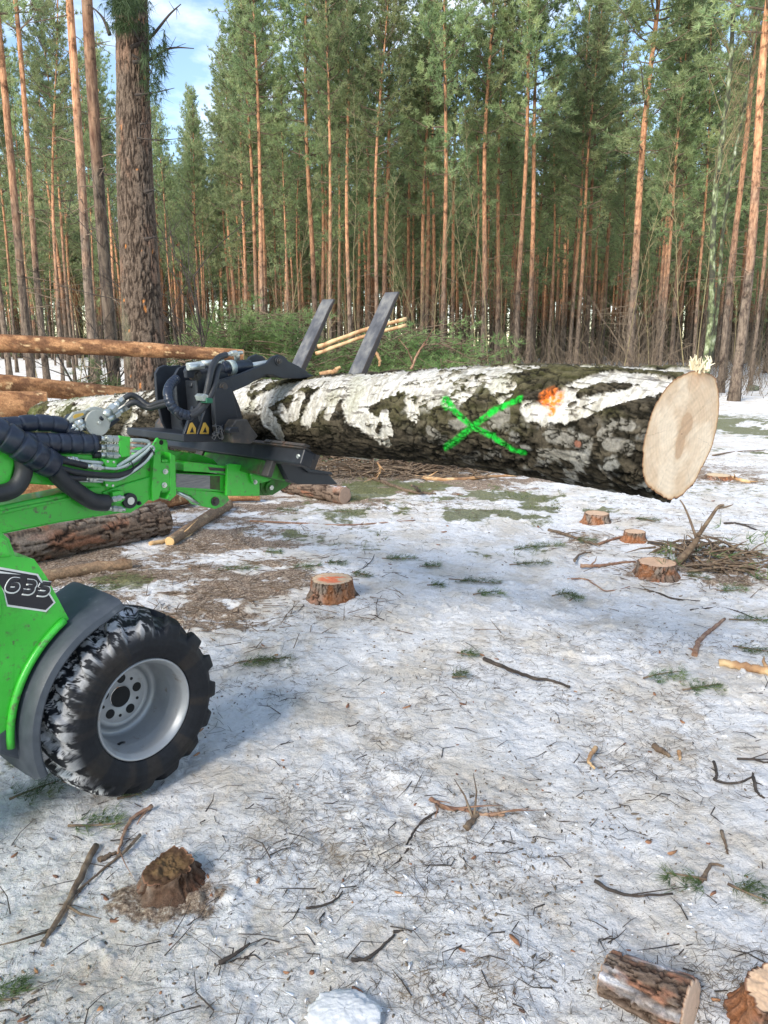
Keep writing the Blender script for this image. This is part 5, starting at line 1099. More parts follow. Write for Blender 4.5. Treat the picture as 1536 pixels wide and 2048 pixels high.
# ------------------------------------------------------------------ brush piles of cut pine branches
def brush_pile(name,label,prof,Y0,dY,seed,n,dens=1.3,mat_=None,brown=0.0,tl=0.11,tw=0.006,ls=1.0):
    """prof: picture outline of the top [(px,py)], pile depth dY behind Y0"""
    rg=random.Random(seed); rng=np.random.RandomState(seed); xs=[ypt(a,b,Y0+dY*0.4)[0] for a,b in prof]; zs=[max(0.05,ypt(a,b,Y0+dY*0.4)[2]) for a,b in prof]
    cx=(xs[0]+xs[-1])/2; t=thing(name,label,'brush pile',(cx,Y0+dY/2,gz(cx,Y0+dY/2)))
    o=np.array([cx,Y0+dY/2,0]); Cs=[];Ds=[];segs=[]
    for i in range(n):
        x=rg.uniform(xs[0],xs[-1]); H_=np.interp(x,xs,zs); v=rg.random(); y=Y0+dY*v; hh=H_*math.sin(math.pi*min(1,0.12+0.76*v)*0.5*1.0 if v<0.5 else math.pi*(0.5*(1-(v-0.5)*0.9)))
        z=hh*(0.25+0.75*rg.random()**0.55)
        a=rg.uniform(0,6.28); el=rg.uniform(-0.5,0.45); l=rg.uniform(0.3,0.85)*ls; d=np.array([math.cos(a)*math.cos(el),math.sin(a)*math.cos(el)*0.7,math.sin(el)]); p=np.array([x,y,z]); m=p+d*l*.5; e=p+d*l+np.array([0,0,-0.10*l]); segs+=[(p,m,0.010,0.006),(m,e,0.006,0.002)]
        if rg.random()<brown: continue
        k=int(16*dens*l/0.6)
        for j in range(k):
            f=rg.uniform(0.25,1.05); c=p+(e-p)*f+np.array([rg.gauss(0,.05) for _ in range(3)]); Cs.append(c); Ds.append(d*0.8+np.array([0,0,0.15]))
    V,F=tubes_np(segs,4); link('branches',npmesh('pile_branches',V-o,F,M['stick'],True),t)
    if Cs:
        V,F=tufts(np.array(Cs),np.array(Ds),8,tl,tw,rng,0.55); link('needles',npmesh('pile_needles',V-o,F,mat_ or M['needlep'],False),t)
brush_pile('brush_pile','heap of fresh green pine branches left of the fork tines',[(330,740),(370,670),(420,632),(500,612),(570,618),(610,680),(640,735)],9.8,2.4,31,1150,1.1,brown=0.28)
brush_pile('brush_pile','heap of green and brown pine branches behind the fork tines and log',[(600,725),(640,690),(700,675),(760,645),(830,645),(900,665),(970,690),(1010,735)],10.2,2.4,32,1200,1.0,brown=0.38)
brush_pile('brush_pile','low dark green branches beside the thick trunk above the lower pine log',[(120,790),(170,735),(230,745),(300,720),(370,700),(420,740)],9.3,1.6,33,300,0.8,brown=0.3,mat_=M['sprig'])
brush_pile('twig_tangle','dense tangle of brown twigs on the ground beneath the birch log',[(630,925),(680,905),(760,895),(860,905),(960,930)],8.6,1.2,34,520,1.0,brown=1.0)
brush_pile('twig_tangle','low tangle of dark brown twigs and soil right of the forked branch',[(1335,1140),(1390,1098),(1460,1105),(1530,1150)],4.95,0.55,36,150,1.0,brown=0.93,ls=0.45,mat_=M['sprig'])
def stick(name,label,cat,pp,r,m='stick',kids=0,seed=1,Y=None,taper=0.45,lift=0.0,group=None,kl=0.25,cut=True,z0=None):
    """branch lying on the ground through picture points (px,py[,height])"""
    rg=random.Random(seed); P=[]
    for q in pp:
        p=gpt(q[0],q[1],(q[2] if len(q)>2 else 0.0)+0.0) if Y is None else ypt(q[0],q[1],Y if len(q)<3 else q[2])
        if Y is None: p[2]=gz(p[0],p[1])+r*0.7+(q[2] if len(q)>2 else 0)+lift
        P.append(p)
    S=smooth_path(P,6); n=len(S); o=np.array(S[n//2]); o[2]=min(s[2] for s in S)-r
    S=[s-o+np.array([rg.gauss(0,r*0.18),rg.gauss(0,r*0.18),rg.gauss(0,r*0.12)]) for s in S]; rad=[r*(1-(1-taper)*i/(n-1))*rg.uniform(0.93,1.08) for i in range(n)]
    b=MB(); b.tube(S,r,8,rad=rad)
    if kids:
        for k in range(kids):
            i=rg.randrange(1,n-1); s0=Vector(S[i]); d=Vector(S[min(n-1,i+1)])-Vector(S[i-1]); d.normalize(); sd=Vector((rg.gauss(0,1),rg.gauss(0,1),rg.uniform(0,0.5))).normalized(); l=kl*rg.uniform(0.4,1.2)
            m_=s0+(d*0.6+sd*0.5)*l*0.55; e=m_+(d*0.5+sd*0.7)*l*0.45+Vector((0,0,-0.01)); b.tube([s0,m_,e],0.3*r,5,rad=[rad[i]*0.55,rad[i]*0.38,rad[i]*0.12])
    ob=b.build(name,M[m]); ob.location=tuple(o); tag(ob,label,cat,group); return ob
# peeled poles on the heap
for a,b_,lb,r in (((636,694),(812,637),'peeled pale pole on the brush heap, upper of the two between the tines',0.028),((632,708),(812,650),'peeled pale pole on the brush heap, lower of the two between the tines',0.026)):
    stick('pole',lb,'pole',[a,((a[0]+b_[0])/2,(a[1]+b_[1])/2-4),b_],r,'peel',0,5,Y=9.9,taper=0.9)
stick('dead_branch','reddish forked dead branch standing out of the heap right of the tines','branch',[(822,738),(832,715),(846,690),(855,680)],0.018,'sticko',5,3,Y=9.7,kl=0.5)
stick('dead_branch','thin arched dead branch over the right end of the brush heap','branch',[(850,690),(890,690),(930,712),(975,735)],0.007,'stick',6,4,Y=9.8,kl=0.3)
stick('wood_piece','short broken orange branch piece on the heap beside the right tine','wood piece',[(742,712),(752,706),(760,722),(757,732)],0.028,'peel',0,4,Y=9.7)
stick('wood_piece','stubby split wood end on the heap just left of the right tine','wood piece',[(640,750),(668,742),(680,735)],0.04,'peel',1,4,Y=9.7)
# bare black bush left of the heap
def bush(px,py,Y,h,label,seed,m='stickd'):
    rg=random.Random(seed); x=ximg(px,Y); segs=[]
    def grow(p,d,l,r,lv):
        n=3
        for i in range(n):
            q=p+d*l/n; segs.append((p,q,r,r*0.8)); r*=0.8; p=q; d=d+np.array([rg.gauss(0,.22),rg.gauss(0,.22),rg.gauss(0,.1)]); d/=np.linalg.norm(d)
            if lv<3:
                for k in range(2 if lv<2 else 1):
                    sd=d+np.array([rg.gauss(0,.7),rg.gauss(0,.5),rg.uniform(-.1,.5)]); sd/=np.linalg.norm(sd); grow(p,sd,l*rg.uniform(0.35,0.6),r*0.6,lv+1)
    for k in range(4): grow(np.array([rg.uniform(-.1,.1),rg.uniform(-.1,.1),0]),np.array([rg.uniform(-.35,.35),rg.uniform(-.2,.2),1.0]),h*rg.uniform(0.6,1),0.022,0)
    V,F=tubes_np(segs,5); o=link('bush',npmesh('bush',V,F,M[m],True)); o.location=(x,Y,gz(x,Y)); tag(o,label,'bush')
bush(400,600,10.6,3.1,'bare dark leafless bush left of the green brush heap',41)
bush(200,650,11.5,1.9,'low bare bush between the left trunks above the pine logs',42)
bush(1290,640,19.5,2.6,'leafless brown shrub behind the birch log near the standing birch',43,'twig')

# ------------------------------------------------------------------ logs
def lg(a,b_,r0,r1,Ya,Yb,**k):
    return [ypt(a[0],a[1],Ya),(ypt(a[0],a[1],Ya)+ypt(b_[0],b_[1],Yb))/2+np.array([0,0,k.get('bow',0)]),ypt(b_[0],b_[1],Yb)],[r0,r1]
p,r=lg((-260,680),(487,711),0.085,0.050,6.2,6.6,bow=0.02); t=log_obj('pine_log','long thin orange pine log with knots, topmost at the left above the birch log','log',p,r,'orange',3,40,0.012,0.004,knots=16)
p,r=lg((-260,752),(268,792),0.115,0.070,6.9,6.9,bow=0.01); log_obj('pine_log','orange pine log just below the topmost one, ending at the thick trunk','log',p,r,'orange',5,40,0.012,0.004,knots=10)
p,r=lg((-260,812),(95,812),0.15,0.12,6.1,6.6); log_obj('pine_log','thick pinkish pine log at the left edge behind the mossy birch end','log',p,r,'orange',8,44,0.014,0.006,knots=4)
p,r=lg((-260,866),(60,860),0.16,0.14,6.3,6.6); log_obj('pine_log','pine log behind the black hoses at the left edge','log',p,r,'orange',9,44,0.02,0.006)
p,r=lg((-260,1000),(235,958),0.12,0.10,5.9,6.6); log_obj('pine_log','brown pine log seen between boom and lift arm','log',p,r,'orange',11,44,0.014,0.006,knots=4)
def glog(a,b_,r0,r1,dz=0.0):   # log resting on the ground: the picture points are its lower edge
    A=gpt(*a);B=gpt(*b_); A[2]=gz(A[0],A[1])+r0*0.93+dz; B[2]=gz(B[0],B[1])+r1*0.93+dz; return [A,(A+B)/2,B],[r0,r1]
p,r=glog((-60,1150),(328,1068),0.165,0.135); log_obj('pine_log','thick rough barked pine log lying on the ground behind the loader wheel','log',p,r,'rough',13,90,0.006,0.018,endcol=(0.5,0.33,0.18))
p,r=glog((150,1062),(400,1006),0.10,0.075,0.03); log_obj('pine_log','smooth orange pine log behind the rough ground log, below the green boom head','log',p,r,'orange',14,48,0.01,0.005)
p,r=glog((570,985),(690,1006),0.085,0.088); log_obj('pine_log','short rough barked log lying right of the black foot bracket','log',p,r,'rough',15,70,0.006,0.012,endcol=(0.42,0.28,0.2),snow=0.6)
p,r=glog((385,1006),(520,1004),0.05,0.045,0.02); log_obj('pine_log','thin brown log below the green head plate','log',p,r,'orange',16,40,0.01,0.004)
p,r=glog((85,1168),(262,1138),0.042,0.036); log_obj('pine_branch','crooked brown branch lying just above the loader fender','branch',[p[0],p[1]+np.array([0,0.04,0]),p[2]],r,'grey',17,32,0.008,0.004,knots=4,endcol=(0.62,0.42,0.22))
p,r=glog((340,1092),(455,1018),0.040,0.055,0.0); log_obj('pine_branch','split branch with bright torn end pointing to the thick ground log','branch',p,r,'grey',18,32,0.008,0.005,endcol=(0.66,0.44,0.2))
stick('wood_splinter','bright orange torn splinter wood beside the split branch','splinter',[(300,1090),(335,1084),(372,1076),(400,1050)],0.018,'wood',2,6,taper=0.5)
stick('pine_branch','long pale branch lying on the ground under the birch log middle','branch',[(830,958),(900,962),(1000,955),(1060,952)],0.026,'peel',2,7)
stick('dead_branch','knotted brown branch with upright stub under the green cross','branch',[(690,940),(760,965),(820,985),(872,990)],0.026,'stick',5,8,kl=0.35)
stick('dead_branch','upright broken stub standing on the knotted branch under the log','branch',[(838,985,0.0),(832,978,0.08),(822,972,0.22)],0.020,'stick',1,8)
stick('dead_branch','pale twisted root end hanging by the twig tangle under the log','branch',[(755,925),(762,940),(752,958)],0.012,'peel',5,9,Y=8.4,kl=0.25)
# sawn round lying at bottom right
def block():
    A=gpt(1228,1985); B=gpt(1378,2030); A[2]=0.030;B[2]=0.052; A[:2]+=(0,0.05)
    p=[A,(A+B)/2,B]; t=log_obj('log_piece','short snow dusted bark covered log piece at the bottom right','log piece',p,[0.066,0.080],'fine',23,110,0.003,0.018,endcol=(0.66,0.46,0.32),snow=0.5); t.scale=(1,1,0.62)
block()

# ------------------------------------------------------------------ stumps
def stump(px,py,r,h,label,seed,topcol=(0.58,0.40,0.24),paint=None,tilt=(0,0),flare=1.35,tint=(0.30,0.12,0.05),kind='rough',snow=0.0,ragged=0.0,cat='stump'):
    c=gpt(px,py); c[2]=gz(c[0],c[1]); n,nv=70,150; zs=np.linspace(-0.05,h,n); th=np.linspace(0,2*np.pi,nv,endpoint=False)
    Z=np.repeat(zs[:,None],nv,1); TH=np.repeat(th[None],n,0); cx,cy=np.cos(TH)*r,np.sin(TH)*r
    d1,c1=bark_pine(Z+3,cx+cy*0.3+5,seed,'fine'); d2,c2=bark_pine(Z+9,cy-cx*0.3+5,seed+3,'fine'); wg=sst(0.3,0.7,np.abs(np.sin(TH))); d=d1*wg+d2*(1-wg); col=mixc(c2,c1,wg)
    col=mixc(col,tint,0.65*sst(0.42,0.6,fbm(cx*12,cy*12,Z*10,s=seed+5,o=3)))
    fl=1+(flare-1)*np.exp(-np.maximum(Z,0)/(h*0.35))*(0.6+0.8*vn(cx*14,cy*14,s=seed))
    rad=r*fl*(1+0.08*(fbm(cx*9,cy*9,Z*3,s=seed+8)-0.5))+0.012*(d-0.6)
    rg_=ragged*(fbm(cx*20,cy*20,s=seed+4,o=3)-0.5); Zz=np.where(Z>h*0.6,Z+rg_*np.clip((Z-h*0.6)/(h*0.4),0,1),Z)
    V=np.stack([rad*np.cos(TH)+tilt[0]*Z,rad*np.sin(TH)+tilt[1]*Z,Zz],-1)
    t=thing('tree_stump',label,'stump',c); link('bark',npmesh('stump_bark',V,gridfaces(n,nv,True),M['vc'],True,col),t)
    ring=V[-1]; cc=ring.mean(0); fr=np.linspace(1,0.02,34); VV=cc+(ring[None]-cc)*fr[:,None,None]; VV[...,2]=cc[2]+(ring[None,:,2]-cc[2])*(fr[:,None]**6)+ragged*0.5*(fbm(VV[...,0]*45,VV[...,1]*45,s=seed+31,o=4)-0.5)*(1-fr[:,None]**6); F=fr[:,None]*np.ones(nv); X=VV[...,0]-cc[0];Y=VV[...,1]-cc[1]
    g=0.5+0.5*np.sin(F*r*650+5*fbm(X*15,Y*15,s=seed)); b_=mixc(np.array(topcol)*0.8,np.array(topcol)*1.1,fbm(X*30,Y*30,s=seed+2,o=3)); b_=b_*(1-0.13*g[...,None]); b_=mixc(b_,(0.20,0.10,0.06),sst(0.94,0.98,F))
    if paint is not None: b_=mixc(b_,paint[:3],sst(0.50,0.60,fbm(X*paint[3],Y*paint[3]*2.2,s=seed+7,o=3))*sst(0.85,0.5,F))
    if snow>0: b_=mixc(b_,(0.62,0.62,0.62),sst(0.52,0.62,fbm(X*16,Y*16,s=seed+17,o=4)+snow*0.2-0.1))
    VV[...,2]+=0.006*(fbm(X*60,Y*60,s=seed+12,o=3)-0.5)
    link('cut_top',npmesh('stump_top',VV,gridfaces(34,nv,True),M['vcw'],True,b_),t)
    return t
stump(664,1194,0.122,0.112,'sawn pine stump with orange paint lines on top, in the open middle ground',51,(0.66,0.48,0.31),(0.72,0.20,0.09,16))
stump(1192,1047,0.098,0.082,'small sawn stump in the snow beneath the birch log near its cut end',52,(0.62,0.42,0.28))
stump(1268,1083,0.076,0.070,'smallest sawn stump, just behind the branch beside the upturned branches',53,(0.62,0.42,0.28))
stump(1312,1150,0.118,0.092,'sawn stump with rough bark left of the forked dead branch',54,(0.62,0.40,0.26))
stump(1436,958,0.13,0.045,'low freshly sawn stump behind the cut face of the big log',55,(0.66,0.50,0.32))
stump(338,1768,0.068,0.055,'rotten brown stump topped with snow, in front of the loader wheel',56,(0.07,0.036,0.017),(0.12,0.07,0.03,18),flare=1.6,ragged=0.07,tint=(0.06,0.026,0.012))
stump(1585,2045,0.098,0.075,'sawn stump with bright orange painted top cut by the right edge',57,(0.72,0.48,0.30),(0.95,0.20,0.06,4),ragged=0.02)
# mossy stone
def rock(px,py,r,label,seed,m='stone',cat='stone',name='stone',sq=0.7):
    c=gpt(px,py); nu,nv=60,100; ph=np.linspace(0.02,math.pi-0.02,nu); th=np.linspace(0,2*np.pi,nv,endpoint=False); PH,TH=np.meshgrid(ph,th,indexing='ij'); D=np.stack([np.sin(PH)*np.cos(TH),np.sin(PH)*np.sin(TH),np.cos(PH)],-1)
    k=1+0.55*(fbm(D[...,0]*1.6+seed,D[...,1]*1.6,D[...,2]*1.6,s=seed,o=4)-0.5)+0.38*(fbm(D[...,0]*5,D[...,1]*5,D[...,2]*5,s=seed+1,o=5,r=0.6)-0.5)
    V=D*k[...,None]*np.array([r,r*0.8,r*sq]); o=link(name,npmesh(name,V,gridfaces(nu,nv,True),M[m] if m!='vcs' else M['vcs'],True,np.ones((nu*nv,3))*np.array((0.60,0.60,0.60))))
    o.location=(c[0],c[1],gz(c[0],c[1])+r*sq*0.35); tag(o,label,cat); return o
rock(1505,782,0.20,'mossy stone lying in clean snow near the right edge',61)
rock(690,2040,0.085,'smooth lump of white snow at the bottom centre',63,'vcs','snow lump','snow_lump',0.30)

# ------------------------------------------------------------------ branches and sticks lying on the snow
def forked():
    b=MB(); o=gpt(1352,1130); o[2]=gz(o[0],o[1])
    def seg(pp,r0,r1):
        P=[]
        for q in pp:
            # points in the upright plane of the fork
            p=ypt(q[0],q[1],q[2]); P.append(p-o)
        S=smooth_path(P,6); b.tube(S,r0,8,rad=[r0+(r1-r0)*i/(len(S)-1) for i in range(len(S))])
    Y=o[1]
    seg([(1348,1132,Y),(1372,1108,Y-.02),(1392,1082,Y-.04),(1398,1066,Y-.05)],0.030,0.016)
    seg([(1396,1072,Y-.05),(1418,1040,Y-.1),(1436,1014,Y-.12),(1448,1010,Y-.12)],0.015,0.007)
    seg([(1436,1016,Y-.12),(1452,1014,Y-.1),(1466,1009,Y-.1)],0.009,0.003)
    seg([(1392,1075,Y-.05),(1380,1040,Y),(1368,1012,Y+.03),(1360,1000,Y+.05)],0.010,0.004)
    seg([(1398,1068,Y-.05),(1402,1056,Y-.05),(1404,1046,Y-.05)],0.006,0.002)
    seg([(1385,1078,Y-.04),(1374,1070,Y),(1372,1082,Y+.04)],0.005,0.002)
    ob=b.build('dead_branch',M['stick']); ob.location=tuple(o); tag(ob,'forked dead branch rising like a Y right of the rough barked stump','branch')
forked()
ST=[('dead_branch','long brown branch running right from the Y shaped fork','branch',[(1390,1098),(1430,1110),(1470,1125),(1500,1136)],0.012,'stick',4),
('dead_branch','thick brown branch in the tangle between the small stumps','branch',[(1098,1062),(1140,1075),(1175,1088),(1200,1094)],0.014,'stick',4),
('dead_branch','horizontal dark branch touching the smallest stump','branch',[(1195,1092),(1250,1078),(1292,1086)],0.012,'sticko',4),
('dead_branch','dark branch from the smallest stump towards the fork','branch',[(1295,1090),(1340,1095),(1395,1094),(1440,1088)],0.012,'stickd',6),
('dead_branch','reddish branch pointing at the rough barked stump from the left','branch',[(1160,1134),(1200,1134),(1240,1128),(1272,1126)],0.013,'sticko',5),
('twig','curved brown twig left of the reddish branch','twig',[(1148,1124),(1160,1110),(1182,1106)],0.010,'stick',2),
('twig','thin crooked twig below the reddish branch','twig',[(1135,1158),(1170,1158),(1190,1168),(1215,1180),(1260,1172)],0.006,'sticko',4),
('dead_branch','black wet stick lying diagonally in the middle of the snow','branch',[(968,1318),(1010,1334),(1060,1352),(1100,1358),(1140,1371)],0.011,'stickd',2),
('dead_branch','reddish brown barked stick pointing up right near right edge','branch',[(1388,1312),(1400,1285),(1425,1262),(1448,1240)],0.015,'sticko',2),
('dead_branch','thick orange brown branch entering from the right edge','branch',[(1600,1372),(1540,1352),(1490,1340),(1440,1328)],0.021,'peel',3),
('dead_branch','long slanting grey brown stick at the lower left','branch',[(190,1698),(160,1760),(128,1825),(100,1870),(86,1895)],0.011,'stick',3),
('twig','thin grey twig lying beside the long slanting stick','twig',[(280,1672),(250,1705),(200,1745),(150,1790)],0.0055,'stick',2),
('dead_branch','bent brown twig above the rotten stump','branch',[(304,1616),(262,1642),(245,1680),(236,1710)],0.007,'sticko',2),
('twig','short stub of wood left of the rotten stump','twig',[(198,1722),(215,1716),(232,1708)],0.009,'stick',0),
('dead_branch','gnarled orange brown twig with side shoots at lower centre','branch',[(862,1604),(885,1618),(930,1625),(965,1632),(1010,1632)],0.010,'sticko',7),
('twig','dark short branch end under the gnarled twig','twig',[(930,1662),(946,1645),(958,1630)],0.012,'stick',2),
('twig','curved dark twig left of the gnarled twig','twig',[(875,1626),(845,1645),(825,1672),(810,1695)],0.005,'stickd',2),
('twig','small dark twig below the curved dark twig','twig',[(822,1692),(808,1712),(796,1726)],0.005,'stickd',1),
('twig','long curved twig ending at a green needle tuft at lower right','twig',[(1190,1762),(1225,1782),(1275,1792),(1345,1786)],0.006,'stickd',2),
('twig','bent twig rising from the green needle tuft at lower right','twig',[(1402,1760),(1412,1745),(1424,1725),(1447,1730)],0.007,'stick',0),
('twig','straight dark twig standing out above the bent twig','twig',[(1443,1657),(1450,1680),(1455,1702)],0.006,'stick',0),
('twig','black bent twig at the bottom centre','twig',[(703,1922),(735,1920),(765,1895),(788,1874)],0.0055,'stickd',0),
('twig','tiny straight black twig above the bent one at bottom centre','twig',[(787,1866),(805,1865),(825,1866)],0.0045,'stickd',0),
('twig','curved thin twig in the left part of the open snow','twig',[(612,1818),(648,1812),(672,1800),(686,1785)],0.004,'stickd',0),
('twig','dark twig with broken bits at the lower left','twig',[(440,1928),(470,1912),(500,1890)],0.006,'stickd',2),
('dead_branch','mottled orange and brown stick piece right of centre','branch',[(1192,1490),(1182,1505),(1178,1520),(1188,1532)],0.009,'peel',0),
('wood_piece','short chunk of dark bark covered wood in the right snow','wood piece',[(1308,1490),(1325,1500),(1340,1512)],0.013,'stick',0),
('wood_piece','tiny cut branch stub beside the dark chunk','wood piece',[(1358,1500),(1361,1508),(1360,1516)],0.008,'peel',0),
('twig','crooked twig with forks at the right near the dark chunk','twig',[(1428,1518),(1434,1545),(1430,1556),(1470,1562),(1505,1548),(1506,1540)],0.006,'stickd',2),
('twig','dark twig lying at the right edge','twig',[(1507,1550),(1515,1580),(1528,1592)],0.007,'stickd',1),
('twig','long thin twig at the right edge above the forked one','twig',[(1475,1512),(1510,1514),(1536,1520),(1560,1500)],0.005,'stickd',2),
('twig','arched thin twig left of the sawn stump in the middle','twig',[(398,1222),(420,1200),(460,1198),(488,1195),(498,1185)],0.005,'stick',0),
('twig','thin bare twig with side shoots right of the middle stump','twig',[(700,1150),(725,1140),(745,1120),(752,1100)],0.004,'stickd',5),
('twig','three pronged dark twig in front of the middle stump','twig',[(768,1240),(750,1230),(752,1212),(756,1200)],0.004,'stickd',3),
('twig','dark twig between the right stump and the pale stick','twig',[(1290,1178),(1320,1186),(1348,1196),(1400,1200)],0.008,'stickd',3),
('twig','branching needle twig right of centre near the stick','twig',[(1380,1218),(1410,1215),(1440,1212),(1480,1222),(1520,1240)],0.005,'stickd',7),
('dead_branch','dark curved branch lying in the snow at the right','branch',[(1448,1050),(1470,1050),(1490,1054),(1525,1068)],0.010,'stickd',2),
('twig','thin tall grass like stem standing by the small stump','twig',[(1210,1085,0),(1212,1082,0.08),(1216,1078,0.20),(1220,1075,0.30)],0.003,'sap',0),
('dead_branch','brown stick on the dirty ground left of the middle stump','branch',[(560,1135),(600,1122),(640,1118),(690,1108)],0.005,'stick',3),
('pine_branch','pale long stick lying in the snow behind the middle stump','branch',[(500,1040),(600,1046),(700,1050),(830,1040)],0.010,'sticko',4),
('dead_branch','broken bark covered branch right of the low fresh stump','branch',[(1455,955),(1475,962),(1500,967)],0.022,'peel',2),
('dead_branch','thin long branch on the mossy snow at the far right','branch',[(1425,912),(1470,905),(1530,900)],0.012,'stick',3)]
for i,(nm,lb,ct,pp,r,m,k) in enumerate(ST): stick(nm,lb,ct,pp,r,m,k,seed=400+i,taper=0.5 if r<0.02 else 0.85,kl=0.12+r*6)

# ------------------------------------------------------------------ fallen green sprigs
def sprig(px,py,l,w_,ang,label,seed,n=60):
    rg=random.Random(seed); rng=np.random.RandomState(seed); c=gpt(px,py); c[2]=gz(c[0],c[1]); t=thing('pine_sprig',label,'pine sprig',c,ang,'fallen pine sprigs on the snow'); Cs=[];Ds=[]
    k=np.linspace(-l/2,l/2,7); P=[(x_,0.03*math.sin(x_*9+seed),0.012+0.01*abs(x_)) for x_ in k]; b=MB(); b.tube(P,0.004,6,rad=[0.0045-0.0004*i for i in range(7)]); b.build('twig',M['stick'],t)
    for i in range(n): x_=rg.uniform(-l*0.4,l/2); Cs.append((x_,rg.gauss(0,w_*0.5),0.008+abs(rg.gauss(0,0.007)))); Ds.append((0.8,rg.gauss(0,0.9),0.12))
    V,F=tufts(np.array(Cs),np.array(Ds),7,0.055,0.0017,rng,0.45); V[:,2]=np.maximum(V[:,2],0.004); link('needles',npmesh('sprig_needles',V,F,M['sprig'],False),t)
SP=[(190,1652,0.16,0.05,0.3,'green sprig in front of the loader tyre at lower left'),(1375,1768,0.11,0.045,2.9,'bushy green needle tuft at the end of the curved twig, lower right'),(935,1308,0.09,0.03,-0.6,'green sprig at the upper end of the black diagonal stick'),(1405,1378,0.20,0.06,0.1,'green sprig with orange cut wood at the right'),
(1330,1355,0.22,0.06,0.3,'thin grey green sprig left of the one with orange wood'),(1510,1308,0.20,0.06,-0.3,'green sprig at the right picture edge'),(950,1165,0.34,0.05,-0.1,'long flat green sprig in the snow right of the middle stump'),(800,1120,0.26,0.06,0.1,'green sprig behind the middle stump to its right'),(860,1136,0.14,0.05,-0.2,'small sprig between the long flat one and the stump'),(610,1138,0.22,0.07,0.2,'green sprig just left of the middle stump'),
(670,1130,0.14,0.05,0.1,'green sprig peeking out behind the middle stump'),(720,1155,0.15,0.06,-0.5,'green sprig touching the right side of the middle stump'),(655,1198,0.12,0.05,0.0,'sprig lying against the front of the middle stump'),(1090,1095,0.30,0.06,0.2,'green sprig left of the tangle of branches'),(1170,1085,0.20,0.06,-0.2,'sprig under the first branch of the tangle'),(1050,1100,0.2,0.05,0.3,'sprig left of the two by the tangle'),
(1060,1130,0.30,0.05,0.1,'flat sprig below the ones left of the tangle'),(1130,1190,0.16,0.06,0.5,'dark sprig left of the lower thin twig'),(1150,1196,0.12,0.05,1.2,'second dark sprig left of the lower thin twig'),(1390,1153,0.16,0.07,-0.3,'green sprig right of the rough barked stump'),(1460,1178,0.2,0.07,0.1,'green sprig on the dark earth near the right edge'),(1505,1240,0.26,0.06,-0.2,'green sprig on the needle twig at right'),
(540,1325,0.20,0.06,0.1,'sparse green sprig in the snow right of the loader tyre'),(500,1330,0.14,0.06,0.4,'sparse sprig nearest the loader tyre'),(570,1020,0.22,0.08,-0.3,'olive sprig by the short log right of the boom head'),(545,1105,0.14,0.05,0.0,'grey green sprig in the middle distance left'),(915,1350,0.07,0.03,0.2,'tiny sprig left of the black stick'),(1500,1780,0.10,0.04,-0.9,'loose sprig at the right near the bent twig'),
(870,1175,0.10,0.04,-0.2,'small sprig left of the long flat one'),(975,1190,0.18,0.05,0.3,'sprig just below the long flat one'),(75,1590,0.16,0.08,0.9,'dark sprig in the shade under the loader'),(1290,1045,0.24,0.05,-0.4,'sprig in the snow behind the smallest stump'),(10,1990,0.08,0.04,0.2,'dark sprig at the bottom left edge'),(260,1590,0.08,0.035,0.3,'green sprig pressed under the loader tyre'),(470,1140,0.3,0.08,0.1,'olive sprig on the dirty ground above the tyre'),(190,1180,0.30,0.07,0.1,'olive sprig below the crooked branch above the fender')]
for i,(px,py,l,w_,a,lb) in enumerate(SP): sprig(px,py,l,w_,a,lb,500+i,n=int(18+l*150))

